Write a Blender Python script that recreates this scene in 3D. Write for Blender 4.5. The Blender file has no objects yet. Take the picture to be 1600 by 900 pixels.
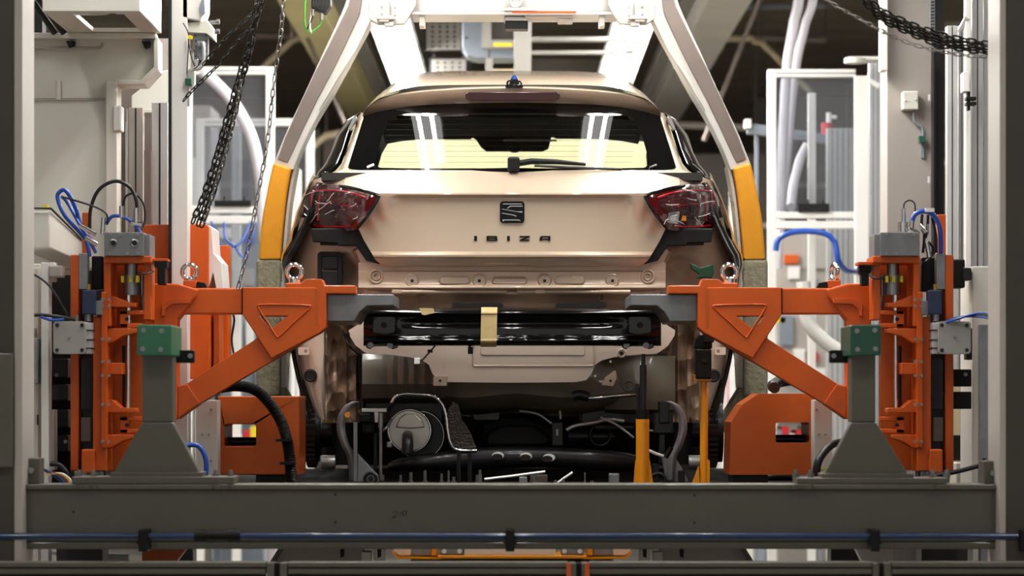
import bpy, bmesh, math, random
from mathutils import Vector, Matrix
from mathutils.geometry import tessellate_polygon
random.seed(7)
SC = bpy.context.scene
COL = SC.collection

# ------------------------------------------------------------------ camera, world, lights, exposure
F, D0, HZ, ZC = 4920.0, 12.0, 620.0, 1.45      # focal length in pixels, camera to tailgate, horizon row, camera height
cam = bpy.data.cameras.new('camera')
cam.sensor_width = 36.0
cam.lens = F / 1600 * 36
cam.shift_y = (HZ - 450) / 1600
cam.clip_end = 200
cam.dof.use_dof = True
cam.dof.focus_distance = 11.9
cam.dof.aperture_fstop = 3.4
camo = bpy.data.objects.new('camera', cam)
camo.location = (0, -D0, ZC)
camo.rotation_euler = (math.pi / 2, 0, 0)
COL.objects.link(camo)
SC.camera = camo
vs = SC.view_settings
vs.view_transform = 'Standard'
vs.look = 'None'
vs.exposure = 0.0
vs.gamma = 1.0
W = bpy.data.worlds.new('hall_air')
W.use_nodes = True
W.node_tree.nodes['Background'].inputs[0].default_value = (1.0, 0.97, 0.92, 1)
W.node_tree.nodes['Background'].inputs[1].default_value = 0.52
SC.world = W
SC.cycles.max_bounces = 8
SC.cycles.transparent_max_bounces = 24
SC.cycles.sample_clamp_indirect = 6

MX = [False]
def P(x, y, d):
    if MX[0]: x = 1600 - x
    return Vector(((x - 800) * d / F, d - D0, ZC + (HZ - y) * d / F))

# ------------------------------------------------------------------ materials
def lin(h):
    h = h.lstrip('#')
    r = []
    for i in (0, 2, 4):
        v = int(h[i:i + 2], 16) / 255
        r.append(v / 12.92 if v <= .04045 else ((v + .055) / 1.055) ** 2.4)
    return r
def mat(name, col, rough=.5, metal=0, coat=0, var=.08, scale=5, bump=0, bscale=60, dirt=0, dcol='#2a2520', spec=.5):
    m = bpy.data.materials.new(name)
    m.use_nodes = True
    nt = m.node_tree; N = nt.nodes; L = nt.links
    p = N['Principled BSDF']
    c = lin(col)
    tc = N.new('ShaderNodeTexCoord')
    nz = N.new('ShaderNodeTexNoise'); nz.inputs['Scale'].default_value = scale; nz.inputs['Detail'].default_value = 5
    L.new(tc.outputs['Object'], nz.inputs['Vector'])
    rp = N.new('ShaderNodeValToRGB')
    rp.color_ramp.elements[0].position = .3; rp.color_ramp.elements[1].position = .7
    rp.color_ramp.elements[0].color = [max(0, v * (1 - var)) for v in c] + [1]
    rp.color_ramp.elements[1].color = [min(1, v * (1 + var)) for v in c] + [1]
    L.new(nz.outputs['Fac'], rp.inputs['Fac'])
    out = rp.outputs['Color']
    if dirt:
        n2 = N.new('ShaderNodeTexNoise'); n2.inputs['Scale'].default_value = scale * 3.1; n2.inputs['Detail'].default_value = 8
        L.new(tc.outputs['Object'], n2.inputs['Vector'])
        r2 = N.new('ShaderNodeValToRGB')
        r2.color_ramp.elements[0].position = .58; r2.color_ramp.elements[1].position = .78
        r2.color_ramp.elements[0].color = (0, 0, 0, 1); r2.color_ramp.elements[1].color = (dirt, dirt, dirt, 1)
        L.new(n2.outputs['Fac'], r2.inputs['Fac'])
        mx = N.new('ShaderNodeMix'); mx.data_type = 'RGBA'
        L.new(r2.outputs['Color'], mx.inputs['Factor'])
        L.new(out, mx.inputs['A']); mx.inputs['B'].default_value = lin(dcol) + [1]
        out = mx.outputs['Result']
    L.new(out, p.inputs['Base Color'])
    p.inputs['Roughness'].default_value = rough
    p.inputs['Metallic'].default_value = metal
    p.inputs['Coat Weight'].default_value = coat
    p.inputs['Coat Roughness'].default_value = .05
    p.inputs['Specular IOR Level'].default_value = spec
    if bump:
        bn = N.new('ShaderNodeTexNoise'); bn.inputs['Scale'].default_value = bscale
        L.new(tc.outputs['Object'], bn.inputs['Vector'])
        b = N.new('ShaderNodeBump'); b.inputs['Strength'].default_value = bump; b.inputs['Distance'].default_value = .01
        L.new(bn.outputs['Fac'], b.inputs['Height'])
        L.new(b.outputs['Normal'], p.inputs['Normal'])
    return m
def glassy(name, tint=(1, 1, 1), haze=0.0, gloss=1.0, hazecol=(.8, .8, .8), wrinkle=0, rough=.0):
    m = bpy.data.materials.new(name); m.use_nodes = True
    nt = m.node_tree; N = nt.nodes; L = nt.links
    N.remove(N['Principled BSDF'])
    o = N['Material Output']
    tr = N.new('ShaderNodeBsdfTransparent'); tr.inputs[0].default_value = (*tint, 1)
    gl = N.new('ShaderNodeBsdfGlossy'); gl.inputs['Roughness'].default_value = rough
    gl.inputs[0].default_value = (gloss, gloss, gloss, 1)
    fr = N.new('ShaderNodeFresnel')
    ge = N.new('ShaderNodeNewGeometry'); mr = N.new('ShaderNodeMapRange')      # thin sheet: the same index from either face
    mr.inputs['To Min'].default_value = 1.5; mr.inputs['To Max'].default_value = 1 / 1.5
    L.new(ge.outputs['Backfacing'], mr.inputs['Value']); L.new(mr.outputs[0], fr.inputs[0])
    mx = N.new('ShaderNodeMixShader')
    df = N.new('ShaderNodeBsdfDiffuse'); df.inputs[0].default_value = (*hazecol, 1)
    mh = N.new('ShaderNodeMixShader'); mh.inputs[0].default_value = haze
    L.new(tr.outputs[0], mh.inputs[1]); L.new(df.outputs[0], mh.inputs[2])
    L.new(fr.outputs[0], mx.inputs[0]); L.new(mh.outputs[0], mx.inputs[1]); L.new(gl.outputs[0], mx.inputs[2])
    L.new(mx.outputs[0], o.inputs[0])
    if wrinkle:
        tc = N.new('ShaderNodeTexCoord'); nz = N.new('ShaderNodeTexNoise'); nz.inputs['Scale'].default_value = 26; nz.inputs['Detail'].default_value = 4
        nz.inputs['Distortion'].default_value = 2.5
        L.new(tc.outputs['Object'], nz.inputs['Vector'])
        b = N.new('ShaderNodeBump'); b.inputs['Strength'].default_value = wrinkle; b.inputs['Distance'].default_value = .02
        L.new(nz.outputs['Fac'], b.inputs['Height'])
        for s in (gl, fr): L.new(b.outputs[0], s.inputs['Normal'])
    return m
def emit(name, col, s):
    m = bpy.data.materials.new(name); m.use_nodes = True
    nt = m.node_tree; N = nt.nodes
    N.remove(N['Principled BSDF'])
    e = N.new('ShaderNodeEmission'); e.inputs[0].default_value = (*col, 1); e.inputs[1].default_value = s
    nt.links.new(e.outputs[0], N['Material Output'].inputs[0])
    return m
def foil_mat(name, col, kind='check'):
    m = mat(name, col, .36, .6, var=.2, scale=12)
    N = m.node_tree.nodes; L = m.node_tree.links
    tc = N.new('ShaderNodeTexCoord'); v = N.new('ShaderNodeTexVoronoi'); v.inputs['Scale'].default_value = 120 if kind == 'check' else 14
    L.new(tc.outputs['Object'], v.inputs['Vector'])
    b = N.new('ShaderNodeBump'); b.inputs['Strength'].default_value = .8; b.inputs['Distance'].default_value = .004 if kind == 'check' else .03
    L.new(v.outputs['Distance'], b.inputs['Height']); L.new(b.outputs[0], N['Principled BSDF'].inputs['Normal'])
    return m

paint = mat('champagne_paint', '#c9b49d', .33, .35, 1.0, var=.02, scale=3)
paint_raw = mat('champagne_primer', '#c2ab95', .38, .3, .4, var=.05, scale=6, bump=.05, bscale=30)
paint_dim = mat('shaded_champagne_paint', '#927d6a', .4, .4, .4, var=.15, scale=7)  # body paint darkened to carry the shade of the bumper recess
paint_lower = mat('pale_panel_paint', '#dccab8', .42, .15, .5, var=.04, scale=4)
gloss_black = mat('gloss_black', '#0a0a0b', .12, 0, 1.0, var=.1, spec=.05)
black_plastic = mat('black_plastic', '#0e0e0e', .5, 0, 0, var=.2, scale=9, bump=.1, spec=.3)
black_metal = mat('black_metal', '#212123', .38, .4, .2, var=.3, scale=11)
emblem_black = mat('emblem_black', '#070708', .2, 0, 0, var=.05, spec=.3)
brass = mat('brass', '#c8a24a', .3, .9)
rubber = mat('black_rubber', '#0d0d0d', .42, 0, 0, var=.2)
orange = mat('orange_paint', '#cf5600', .45, 0, .1, var=.08, scale=4, bump=.04, bscale=25, dirt=.25, dcol='#7c3308')
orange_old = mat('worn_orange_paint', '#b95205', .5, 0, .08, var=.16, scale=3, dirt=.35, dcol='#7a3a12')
amber = mat('amber_paint', '#f59a0a', .35, 0, .3, var=.04)
amber_pad = mat('amber_foam_pad', '#dc950a', .6, 0, 0, var=.06, scale=9, dirt=.12, dcol='#8a5c10')
speckle = mat('speckled_grey_pad', '#8b8770', .7, 0, 0, var=.22, scale=45, bump=.5, bscale=90)
olive = mat('olive_grey_steel', '#5c594d', .5, 0, .1, var=.07, scale=3, dirt=.12, bump=.03)
olive_dark = mat('dark_olive_steel', '#443f36', .55, 0, 0, var=.1, scale=3)
flange_grey = mat('light_warm_grey', '#bdb6ae', .5, 0, 0, var=.04)
cream = mat('cream_white_enamel', '#d9d6cc', .45, 0, .1, var=.03, scale=2, dirt=.06, dcol='#8a857a')
white_paint = mat('white_enamel', '#e8e6e0', .4, 0, .2, var=.02, scale=3, dirt=.05, dcol='#8a857a')
warm_grey = mat('warm_grey_column', '#a9a199', .55, 0, 0, var=.04, scale=2)
alu = mat('anodised_aluminium', '#c9c9c8', .38, .55, 0, var=.05, scale=8)
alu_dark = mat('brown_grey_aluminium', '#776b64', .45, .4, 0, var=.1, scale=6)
steel = mat('machined_steel', '#9a9b9c', .32, .85, 0, var=.12, scale=14, bump=.04)
bright_steel = mat('stainless_steel', '#cfcabf', .38, .7, 0, var=.1, scale=12)
zinc = mat('zinc_plate', '#8d9093', .45, .6, 0, var=.15, scale=20)
chrome = mat('chrome', '#e2e2e2', .1, 1.0, 0, var=.03)
block_steel = mat('milled_steel_block', '#8a8c8f', .4, .6, 0, var=.12, scale=12, dirt=.1)
pale_grey = mat('grey_polymer', '#a5a39d', .55, 0, 0, var=.04)
green_pad = mat('green_polymer', '#2f7453', .45, 0, .1, var=.12, scale=10)
green_dark = mat('dark_green_polymer', '#175240', .4, 0, .1, var=.06, scale=10)
blue_hose = mat('blue_hose', '#1d4fae', .35, 0, .3, var=.06)
blue_pipe = mat('blue_air_pipe', '#10335f', .3, 0, .4, var=.06)
navy = mat('navy_sensor', '#26304f', .5, 0, 0, var=.05)
yellow = mat('yellow_mark', '#e8d02a', .5)
red = mat('red_paint', '#c2202a', .5)
white_plastic = mat('white_plastic', '#eeeeea', .4)
tape = mat('masking_tape', '#cbb27c', .75, 0, 0, var=.06, scale=30, bump=.2, bscale=40)
red_lens = mat('dark_red_lens', '#48060c', .08, 0, 1.0, var=.25, scale=16)
brake_red = mat('brake_light_red', '#2c060a', .12, 0, .6)
red_bar = mat('bright_red_light_bar', '#b01020', .15, 0, 1.0)
olive_pan = mat('olive_underbody', '#716d5f', .42, .1, .3, var=.2, scale=6)
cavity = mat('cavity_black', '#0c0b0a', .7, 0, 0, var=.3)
chain_black = mat('black_chain_steel', '#25231f', .35, .7, 0, var=.3)
chain_silver = mat('galvanised_chain', '#8f8d88', .3, .9, 0, var=.2)
ceil_m = mat('dark_roof_deck', '#8a7f70', .8, 0, 0, var=.2, scale=1)
wall_m = mat('dim_hall_wall', '#86807a', .8, 0, 0, var=.2, scale=.6)
floor_m = mat('concrete_floor', '#a8a49b', .6, 0, 0, var=.15, scale=1.5, dirt=.2)
yellow_beam = mat('pale_yellow_steel', '#ddd098', .5, 0, 0, var=.05, scale=2)
beam_grey = mat('pale_grey_steel', '#d0c9c0', .5, 0, 0, var=.05, scale=2)
duct_grey = mat('blue_grey_duct', '#7e868f', .5, .1, 0, var=.06)
cream_wall = mat('cream_board', '#d3cca6', .6, 0, 0, var=.02, scale=1)
hose_white = mat('white_ribbed_hose', '#cfcad0', .5, 0, .1, var=.05)
headliner = mat('dark_headliner', '#2b2926', .85, 0, 0, var=.1, scale=20)
foil_check = foil_mat('dimpled_foil', '#57534e')
foil_brown = foil_mat('crinkled_brown_coat', '#a8917c', 'big')
clear_glass = glassy('window_glass', (.90, .92, .89))
side_glass = glassy('dark_side_glass', (.12, .13, .13))
poly_pane = glassy('polycarbonate', (.74, .76, .79), haze=.07, hazecol=(.5, .5, .52))
film = glassy('clear_wrap', (.95, .95, .95), haze=.015, gloss=.2, hazecol=(.95, .93, .93), wrinkle=1.0, rough=.06)
film_crease = glassy('film_crease', (.9, .9, .9), haze=.45, hazecol=(.95, .93, .93), rough=.1)
clear_lens = glassy('clear_lens', (.7, .7, .7), haze=.2, rough=.05)
E_TUBE = emit('lamp_tube', (1.0, .98, .95), 85)
E_DIFF = emit('lamp_diffuser', (1.0, .98, .95), 5)

# ------------------------------------------------------------------ geometry helpers
def catmull(pts, n=8, closed=False):
    pts = [Vector(p) for p in pts]
    if len(pts) < 3: return pts
    out = []
    m = len(pts)
    for i in range(m if closed else m - 1):
        if closed:
            a, b, c, e = pts[i - 1], pts[i], pts[(i + 1) % m], pts[(i + 2) % m]
        else:
            a, b, c, e = pts[max(i - 1, 0)], pts[i], pts[i + 1], pts[min(i + 2, m - 1)]
        for k in range(n):
            t = k / n
            out.append(.5 * ((2 * b) + (c - a) * t + (2 * a - 5 * b + 4 * c - e) * t * t + (3 * b - a - 3 * c + e) * t ** 3))
    if not closed: out.append(pts[-1])
    return out

class G:
    def __init__(s): s.v = []; s.f = []
    def add(s, vs, fs):
        o = len(s.v)
        s.v += [Vector(v) for v in vs]
        s.f += [tuple(i + o for i in f) for f in fs]
        return s
    def wbox(s, a, b):
        x0, y0, z0 = a; x1, y1, z1 = b
        return s.add([(x0, y0, z0), (x1, y0, z0), (x1, y1, z0), (x0, y1, z0), (x0, y0, z1), (x1, y0, z1), (x1, y1, z1), (x0, y1, z1)],
                     [(0, 1, 2, 3), (4, 7, 6, 5), (0, 4, 5, 1), (1, 5, 6, 2), (2, 6, 7, 3), (3, 7, 4, 0)])
    def box(s, x0, y0, x1, y1, d, t):
        a = P(x0, y1, d); b = P(x1, y0, d)
        return s.wbox((min(a.x, b.x), a.y, min(a.z, b.z)), (max(a.x, b.x), a.y + t, max(a.z, b.z)))
    def poly(s, pts, d, t, holes=()):
        loops = [[P(x, y, d) for x, y in pts]] + [[P(x, y, d) for x, y in h] for h in holes]
        flat = [p for l in loops for p in l]
        n = len(flat)
        tri = tessellate_polygon([[Vector((p.x, p.z, 0)) for p in l] for l in loops])
        vs = flat + [p + Vector((0, t, 0)) for p in flat]
        fs = [tuple(q) for q in tri] + [tuple(i + n for i in q[::-1]) for q in tri]
        o = 0
        for l in loops:
            m = len(l)
            for i in range(m):
                j = (i + 1) % m
                fs.append((o + i, o + j, o + j + n, o + i + n))
            o += m
        return s.add(vs, fs)
    def tube(s, pts, r, n=8, caps=True, closed=False):
        pts = [Vector(p) for p in pts]
        m = len(pts)
        rs = r if isinstance(r, (list, tuple)) else [r] * m
        tang = []
        for i in range(m):
            a = pts[(i - 1) % m] if (closed or i) else pts[0]
            b = pts[(i + 1) % m] if (closed or i < m - 1) else pts[-1]
            v = b - a
            tang.append(v.normalized() if v.length > 1e-9 else Vector((0, 0, 1)))
        up = Vector((0, 1, 0)) if abs(tang[0].y) < .9 else Vector((1, 0, 0))
        nr = (up - tang[0] * up.dot(tang[0])).normalized()
        vs = []
        for i in range(m):
            nr = (nr - tang[i] * nr.dot(tang[i]))
            nr = nr.normalized() if nr.length > 1e-6 else Vector((0, 0, 1))
            bn = tang[i].cross(nr)
            for k in range(n):
                a = 2 * math.pi * k / n
                vs.append(pts[i] + (nr * math.cos(a) + bn * math.sin(a)) * rs[i])
        fs = []
        for i in range(m if closed else m - 1):
            j = (i + 1) % m
            for k in range(n):
                l = (k + 1) % n
                fs.append((i * n + k, i * n + l, j * n + l, j * n + k))
        if caps and not closed:
            fs.append(tuple(range(n - 1, -1, -1)))
            fs.append(tuple((m - 1) * n + k for k in range(n)))
        return s.add(vs, fs)
    def pt(s, pts, r, n=8, sm=6):                 # tube through pixel points (x, y, d)
        q = [P(*p) for p in pts]
        return s.tube(catmull(q, sm) if sm and len(q) > 2 else q, r, n)
    def cyl(s, p, q, r, n=14): return s.tube([p, q], r, n)
    def disc(s, x, y, d, rpx, t, n=16):           # short cylinder facing the camera, front at depth d
        c = P(x, y, d)
        return s.tube([c, c + Vector((0, t, 0))], rpx * d / F, n)
    def vcyl(s, x, y0, y1, d, rpx, n=12):         # upright cylinder
        return s.tube([P(x, y1, d), P(x, y0, d)], rpx * d / F, n)
    def hcyl(s, x0, x1, y, d, rpx, n=12):
        return s.tube([P(x0, y, d), P(x1, y, d)], rpx * d / F, n)
    def ring(s, x, y, d, Rpx, rpx, ax=(0, 1, 0), n=20, k=8):
        c = P(x, y, d); a = Vector(ax).normalized()
        u = a.orthogonal().normalized(); w = a.cross(u)
        R = Rpx * d / F
        return s.tube([c + (u * math.cos(2 * math.pi * i / n) + w * math.sin(2 * math.pi * i / n)) * R for i in range(n)], rpx * d / F, k, closed=True)
    def grid(s, rows):
        m = len(rows); n = len(rows[0])
        return s.add([p for r in rows for p in r], [(i * n + j, i * n + j + 1, (i + 1) * n + j + 1, (i + 1) * n + j) for i in range(m - 1) for j in range(n - 1)])
    def to(s, name, m, parent=None, bev=0, sm=None, label=None, kind=None, thick=0, sub=0):
        me = bpy.data.meshes.new(name)
        off = parent['_o'] if parent is not None else (0, 0, 0)
        off = Vector(off)
        if parent is None:
            lo = [min(v[i] for v in s.v) for i in range(3)]; hi = [max(v[i] for v in s.v) for i in range(3)]
            off = Vector(((lo[0] + hi[0]) / 2, (lo[1] + hi[1]) / 2, lo[2]))
        me.from_pydata([v - off for v in s.v], [], s.f)
        bm = bmesh.new(); bm.from_mesh(me)
        bmesh.ops.recalc_face_normals(bm, faces=bm.faces)
        bm.to_mesh(me); bm.free()
        me.materials.append(m)
        if sm is not None:
            for p in me.polygons: p.use_smooth = True
            me.set_sharp_from_angle(angle=math.radians(sm))
        o = bpy.data.objects.new(name, me)
        COL.objects.link(o)
        if parent is not None:
            o.parent = parent
        else:
            o.location = off
        o['_o'] = tuple(off)
        if thick:
            md = o.modifiers.new('thickness', 'SOLIDIFY'); md.thickness = thick; md.offset = 0
        if sub:
            md = o.modifiers.new('smooth', 'SUBSURF'); md.levels = sub; md.render_levels = sub
        if bev:
            md = o.modifiers.new('bevel', 'BEVEL'); md.width = bev; md.segments = 2; md.limit_method = 'ANGLE'; md.angle_limit = math.radians(40)
        if label: o['label'] = label
        if kind: o['kind'] = kind
        return o

def T(name, label, cat, loc, group=None, kind=None):
    o = bpy.data.objects.new(name, None)
    o.empty_display_size = .1
    COL.objects.link(o)
    o.location = loc
    o['_o'] = tuple(loc)
    o['label'] = label; o['category'] = cat
    if group: o['group'] = group
    if kind: o['kind'] = kind
    return o
def tag(o, label, cat, group=None):
    o['label'] = label; o['category'] = cat
    if group: o['group'] = group
    return o
def TP(name, label, cat, x, y, d, group=None): return T(name, label, cat, P(x, y, d), group)
def ellipse(cx, cy, rx, ry, n=20, a0=0, a1=360):
    full = abs(a1 - a0) >= 360
    return [(cx + rx * math.cos(math.radians(a0 + (a1 - a0) * i / (n if full else n - 1))), cy - ry * math.sin(math.radians(a0 + (a1 - a0) * i / (n if full else n - 1)))) for i in range(n)]
def rrect(x0, y0, x1, y1, r, n=4):
    return [(cx + r * math.cos(math.radians(a + 90 * i / n)), cy - r * math.sin(math.radians(a + 90 * i / n)))
            for cx, cy, a in ((x1 - r, y0 + r, 0), (x0 + r, y0 + r, 90), (x0 + r, y1 - r, 180), (x1 - r, y1 - r, 270)) for i in range(n + 1)]
def screws(parent, pts, d, r=2.2, m=None, name='screw', t=.008):
    c0 = P(pts[0][0], pts[0][1], d)
    g = G().disc(pts[0][0], pts[0][1], d, r, t, 8)
    o = g.to(name, m or steel, parent, sm=40)
    for x, y in pts[1:]:
        c = o.copy(); COL.objects.link(c); c.location = P(x, y, d) - c0; c['_o'] = o['_o']

# ------------------------------------------------------------------ the hall
ZCEIL = ZC + 3.6
def struct(o): o['kind'] = 'structure'; return o
struct(G().wbox((-9, -13, -.1), (9, 31, 0)).to('floor', floor_m))
struct(G().wbox((-9, -13, ZCEIL), (9, 31, ZCEIL + .1)).to('ceiling', ceil_m))
ce = bpy.data.objects['ceiling']
r0 = G().wbox((-9, 8.0, ZCEIL - .12), (9, 8.14, ZCEIL)).to('rib', ceil_m, ce)
for k in range(1, 26):
    r = r0.copy(); COL.objects.link(r); r.location = (0, k * .9, 0)
struct(G().wbox((-9, 31, 0), (9, 31.2, ZCEIL)).to('wall_back', wall_m))
struct(G().wbox((-9.2, -13, 0), (-9, 31.2, ZCEIL)).to('wall_left', wall_m))
struct(G().wbox((9, -13, 0), (9.2, 31.2, ZCEIL)).to('wall_right', wall_m))
# sloping run of roof beams above the car
def runbeam(name, X, w, h, z, d0, d1, m, label):
    o = G().wbox((X - w / 2, d0 - D0, z), (X + w / 2, d1 - D0, z + h)).to(name, m, None, bev=.01)
    return tag(o, label, 'beam')
runbeam('roof_beam', -1.42, .27, .3, ZC + 2.62, 17, 42, yellow_beam, 'pale yellow steel roof beam running back left of the white lamps')
runbeam('roof_beam', 1.44, .30, .3, ZC + 2.62, 17, 42, beam_grey, 'pale grey steel roof beam running back right of the white lamps')
runbeam('lamp_rail', -.97, .1, .08, ZC + 2.24, 17, 30, olive_dark, 'dark steel rail between the yellow roof beam and the lamp row')
runbeam('lamp_rail', 1.0, .08, .08, ZC + 2.24, 17, 30, olive_dark, 'dark steel rail between the grey roof beam and the lamp row')

# strip lights: two rows running from above the camera to the back
def strip_light(X, d, z, label, group):
    t = T('strip_light', label, 'lamp', (X, d - D0, z), group)
    G().wbox((X - .125, d - D0, z), (X + .125, d - D0 + 1.42, z + .05)).to('housing', white_paint, t)
    G().wbox((X - .118, d - D0 + .02, z - .012), (X + .118, d - D0 + 1.4, z)).to('diffuser', E_DIFF, t)
    for k in (-.055, .055):
        G().cyl((X + k, d - D0 + .04, z - .02), (X + k, d - D0 + 1.38, z - .02), .018, 8).to('tube', E_TUBE, t)
    return t
def dup(root, delta, label=None, group=None):
    r = root.copy(); COL.objects.link(r); r.location = root.location + Vector(delta)
    if label: r['label'] = label
    if group: r['group'] = group
    for ch in list(root.children):
        c = ch.copy(); COL.objects.link(c); c.parent = r
    return r
HL = 2.2
for s, side in ((-1, 'left'), (1, 'right')):
    lb = 'bright white strip light in the row above the %s edge of the car roof' % side
    gp = 'strip lights of the %s row' % side
    a = strip_light(.72 * s, 10.4, ZC + HL, lb, gp)
    for k in range(1, 10): dup(a, (0, k * 1.5, 0))
# unseen fill lamps added high over the aisle to lift the ambient light
lb = 'added fill lamp high over the aisle, out of view'
h0 = strip_light(-2.4, 5.2, ZCEIL - .05, 'added fill lamp hung high over the aisle, out of view', 'added hall fill lamps')
for X in (-2.4, 0, 2.4):
    for dd in (5.2, 9, 13, 17, 21):
        if (X, dd) != (-2.4, 5.2) and not (X == 0 and dd > 10): dup(h0, (X + 2.4, dd - 5.2, 0))
for X in (-5.3, 5.3):
    for dd in (13, 17, 21, 25, 29): dup(h0, (X + 2.4, dd - 5.2, 0))
# cream board far ahead of the car, seen through both its windows
t = T('cream_partition', 'cream partition board on two legs seen through the car windows', 'partition', (0, 9.2, 0))
G().wbox((-.92, 9.2, ZC + .6), (.99, 9.3, ZC + 1.84)).to('board', cream_wall, t, bev=.01)
for x in (-.5, .5): G().wbox((x - .03, 9.22, 0), (x + .03, 9.28, ZC + .6)).to('leg', olive_dark, t)

# ------------------------------------------------------------------ foreground frame
t = TP('crossbeam', 'long olive grey steel crossbeam spanning the foreground below the car', 'beam', 800, 858, 9.8)
g = G().box(22, 764, 1566, 846, 9.80, .16)
g.poly([(22, 846), (1566, 846), (1566, 858), (22, 858)], 9.805, .15)
g.to('web', olive, t, bev=.006)
G().box(22, 757, 1566, 765, 9.785, .19).to('top_flange', olive, t, bev=.003)
screws(t, [(115, 800), (524, 773), (524, 816), (1085, 774), (1085, 817), (1592, 0)][:5], 9.798, 2, cavity, 'drilled_hole', .004)
g = G()                                          # chalked 210
for st in ([(613, 801), (617, 799), (621, 800), (619, 804), (613, 809), (620, 808)], [(624, 807), (627, 799)], [(630, 806), (629, 801), (632, 798), (635, 799), (634, 804), (630, 806)]):
    g.pt([(x, y, 9.797) for x, y in st], .0009, 5, 4)
g.to('handwriting', black_plastic, t, label='handwritten 210 on the beam')
# air pipe along the beam
t = TP('air_pipe', 'blue compressed air pipe running along the front of the crossbeam', 'pipe', 800, 845, 9.7)
G().hcyl(-25, 305, 838, 9.72, 5.2).to('pipe', blue_pipe, t, sm=40)
G().hcyl(374, 1640, 838, 9.72, 5.2).to('pipe', blue_pipe, t, sm=40)
g = G().hcyl(322, 358, 837, 9.72, 7.5); g.hcyl(304, 322, 837, 9.72, 9.5); g.hcyl(356, 375, 837, 9.72, 9.5)
g.to('coupling', black_plastic, t, sm=40)
for x in (223, 797, 1368, 1602):
    g = G().box(x - 7, 828, x + 7, 862, 9.68, .11); g.box(x - 10, 846, x + 10, 850, 9.70, .09)
    g.to('pipe_clip', black_plastic, t, bev=.003)
# aluminium rails across the bottom edge
for x0, x1, w in ((-40, 415, 'leftmost of the four along the bottom edge'), (450, 888, 'second from the left along the bottom edge'), (921, 1362, 'third from the left along the bottom edge'), (1394, 1640, 'rightmost of the four along the bottom edge')):
    t = TP('guard_rail', 'dark grey grooved aluminium rail, ' + w, 'rail', (x0 + x1) / 2, 930, 9.5, 'bottom guard rails')
    G().box(x0, 879, x1, 886, 9.5, .1).to('upper_bar', olive, t, bev=.002)
    G().box(x0, 889, x1, 897, 9.5, .1).to('lower_bar', olive, t, bev=.002)
    G().box(x0, 886, x1, 890, 9.515, .07).to('groove', olive_dark, t)
    G().box(x0, 897, x1, 960, 9.53, .02).to('panel', black_plastic, t)
for x0, x1, w in ((416, 449, 'left'), (889, 920, 'middle'), (1363, 1393, 'right')):
    t = TP('rail_post', 'short dark aluminium post joining the bottom guard rails, the %s one of three' % w, 'post', (x0 + x1) / 2, 1330, 9.5, 'bottom rail posts')
    for a, b in ((.02, .36), (.64, .98)):
        G().box(x0 + (x1 - x0) * a, 880, x0 + (x1 - x0) * b, 1340, 9.5, .1).to('profile', olive, t, bev=.002)
    G().box(x0 + (x1 - x0) * .36, 880, x0 + (x1 - x0) * .64, 1340, 9.53, .05).to('slot', cavity, t)
    if w == 'middle':
        for a in (885, 914): G().box(a, 880, a + 7, 1340, 9.49, .02).to('orange_strip', orange, t)
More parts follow.
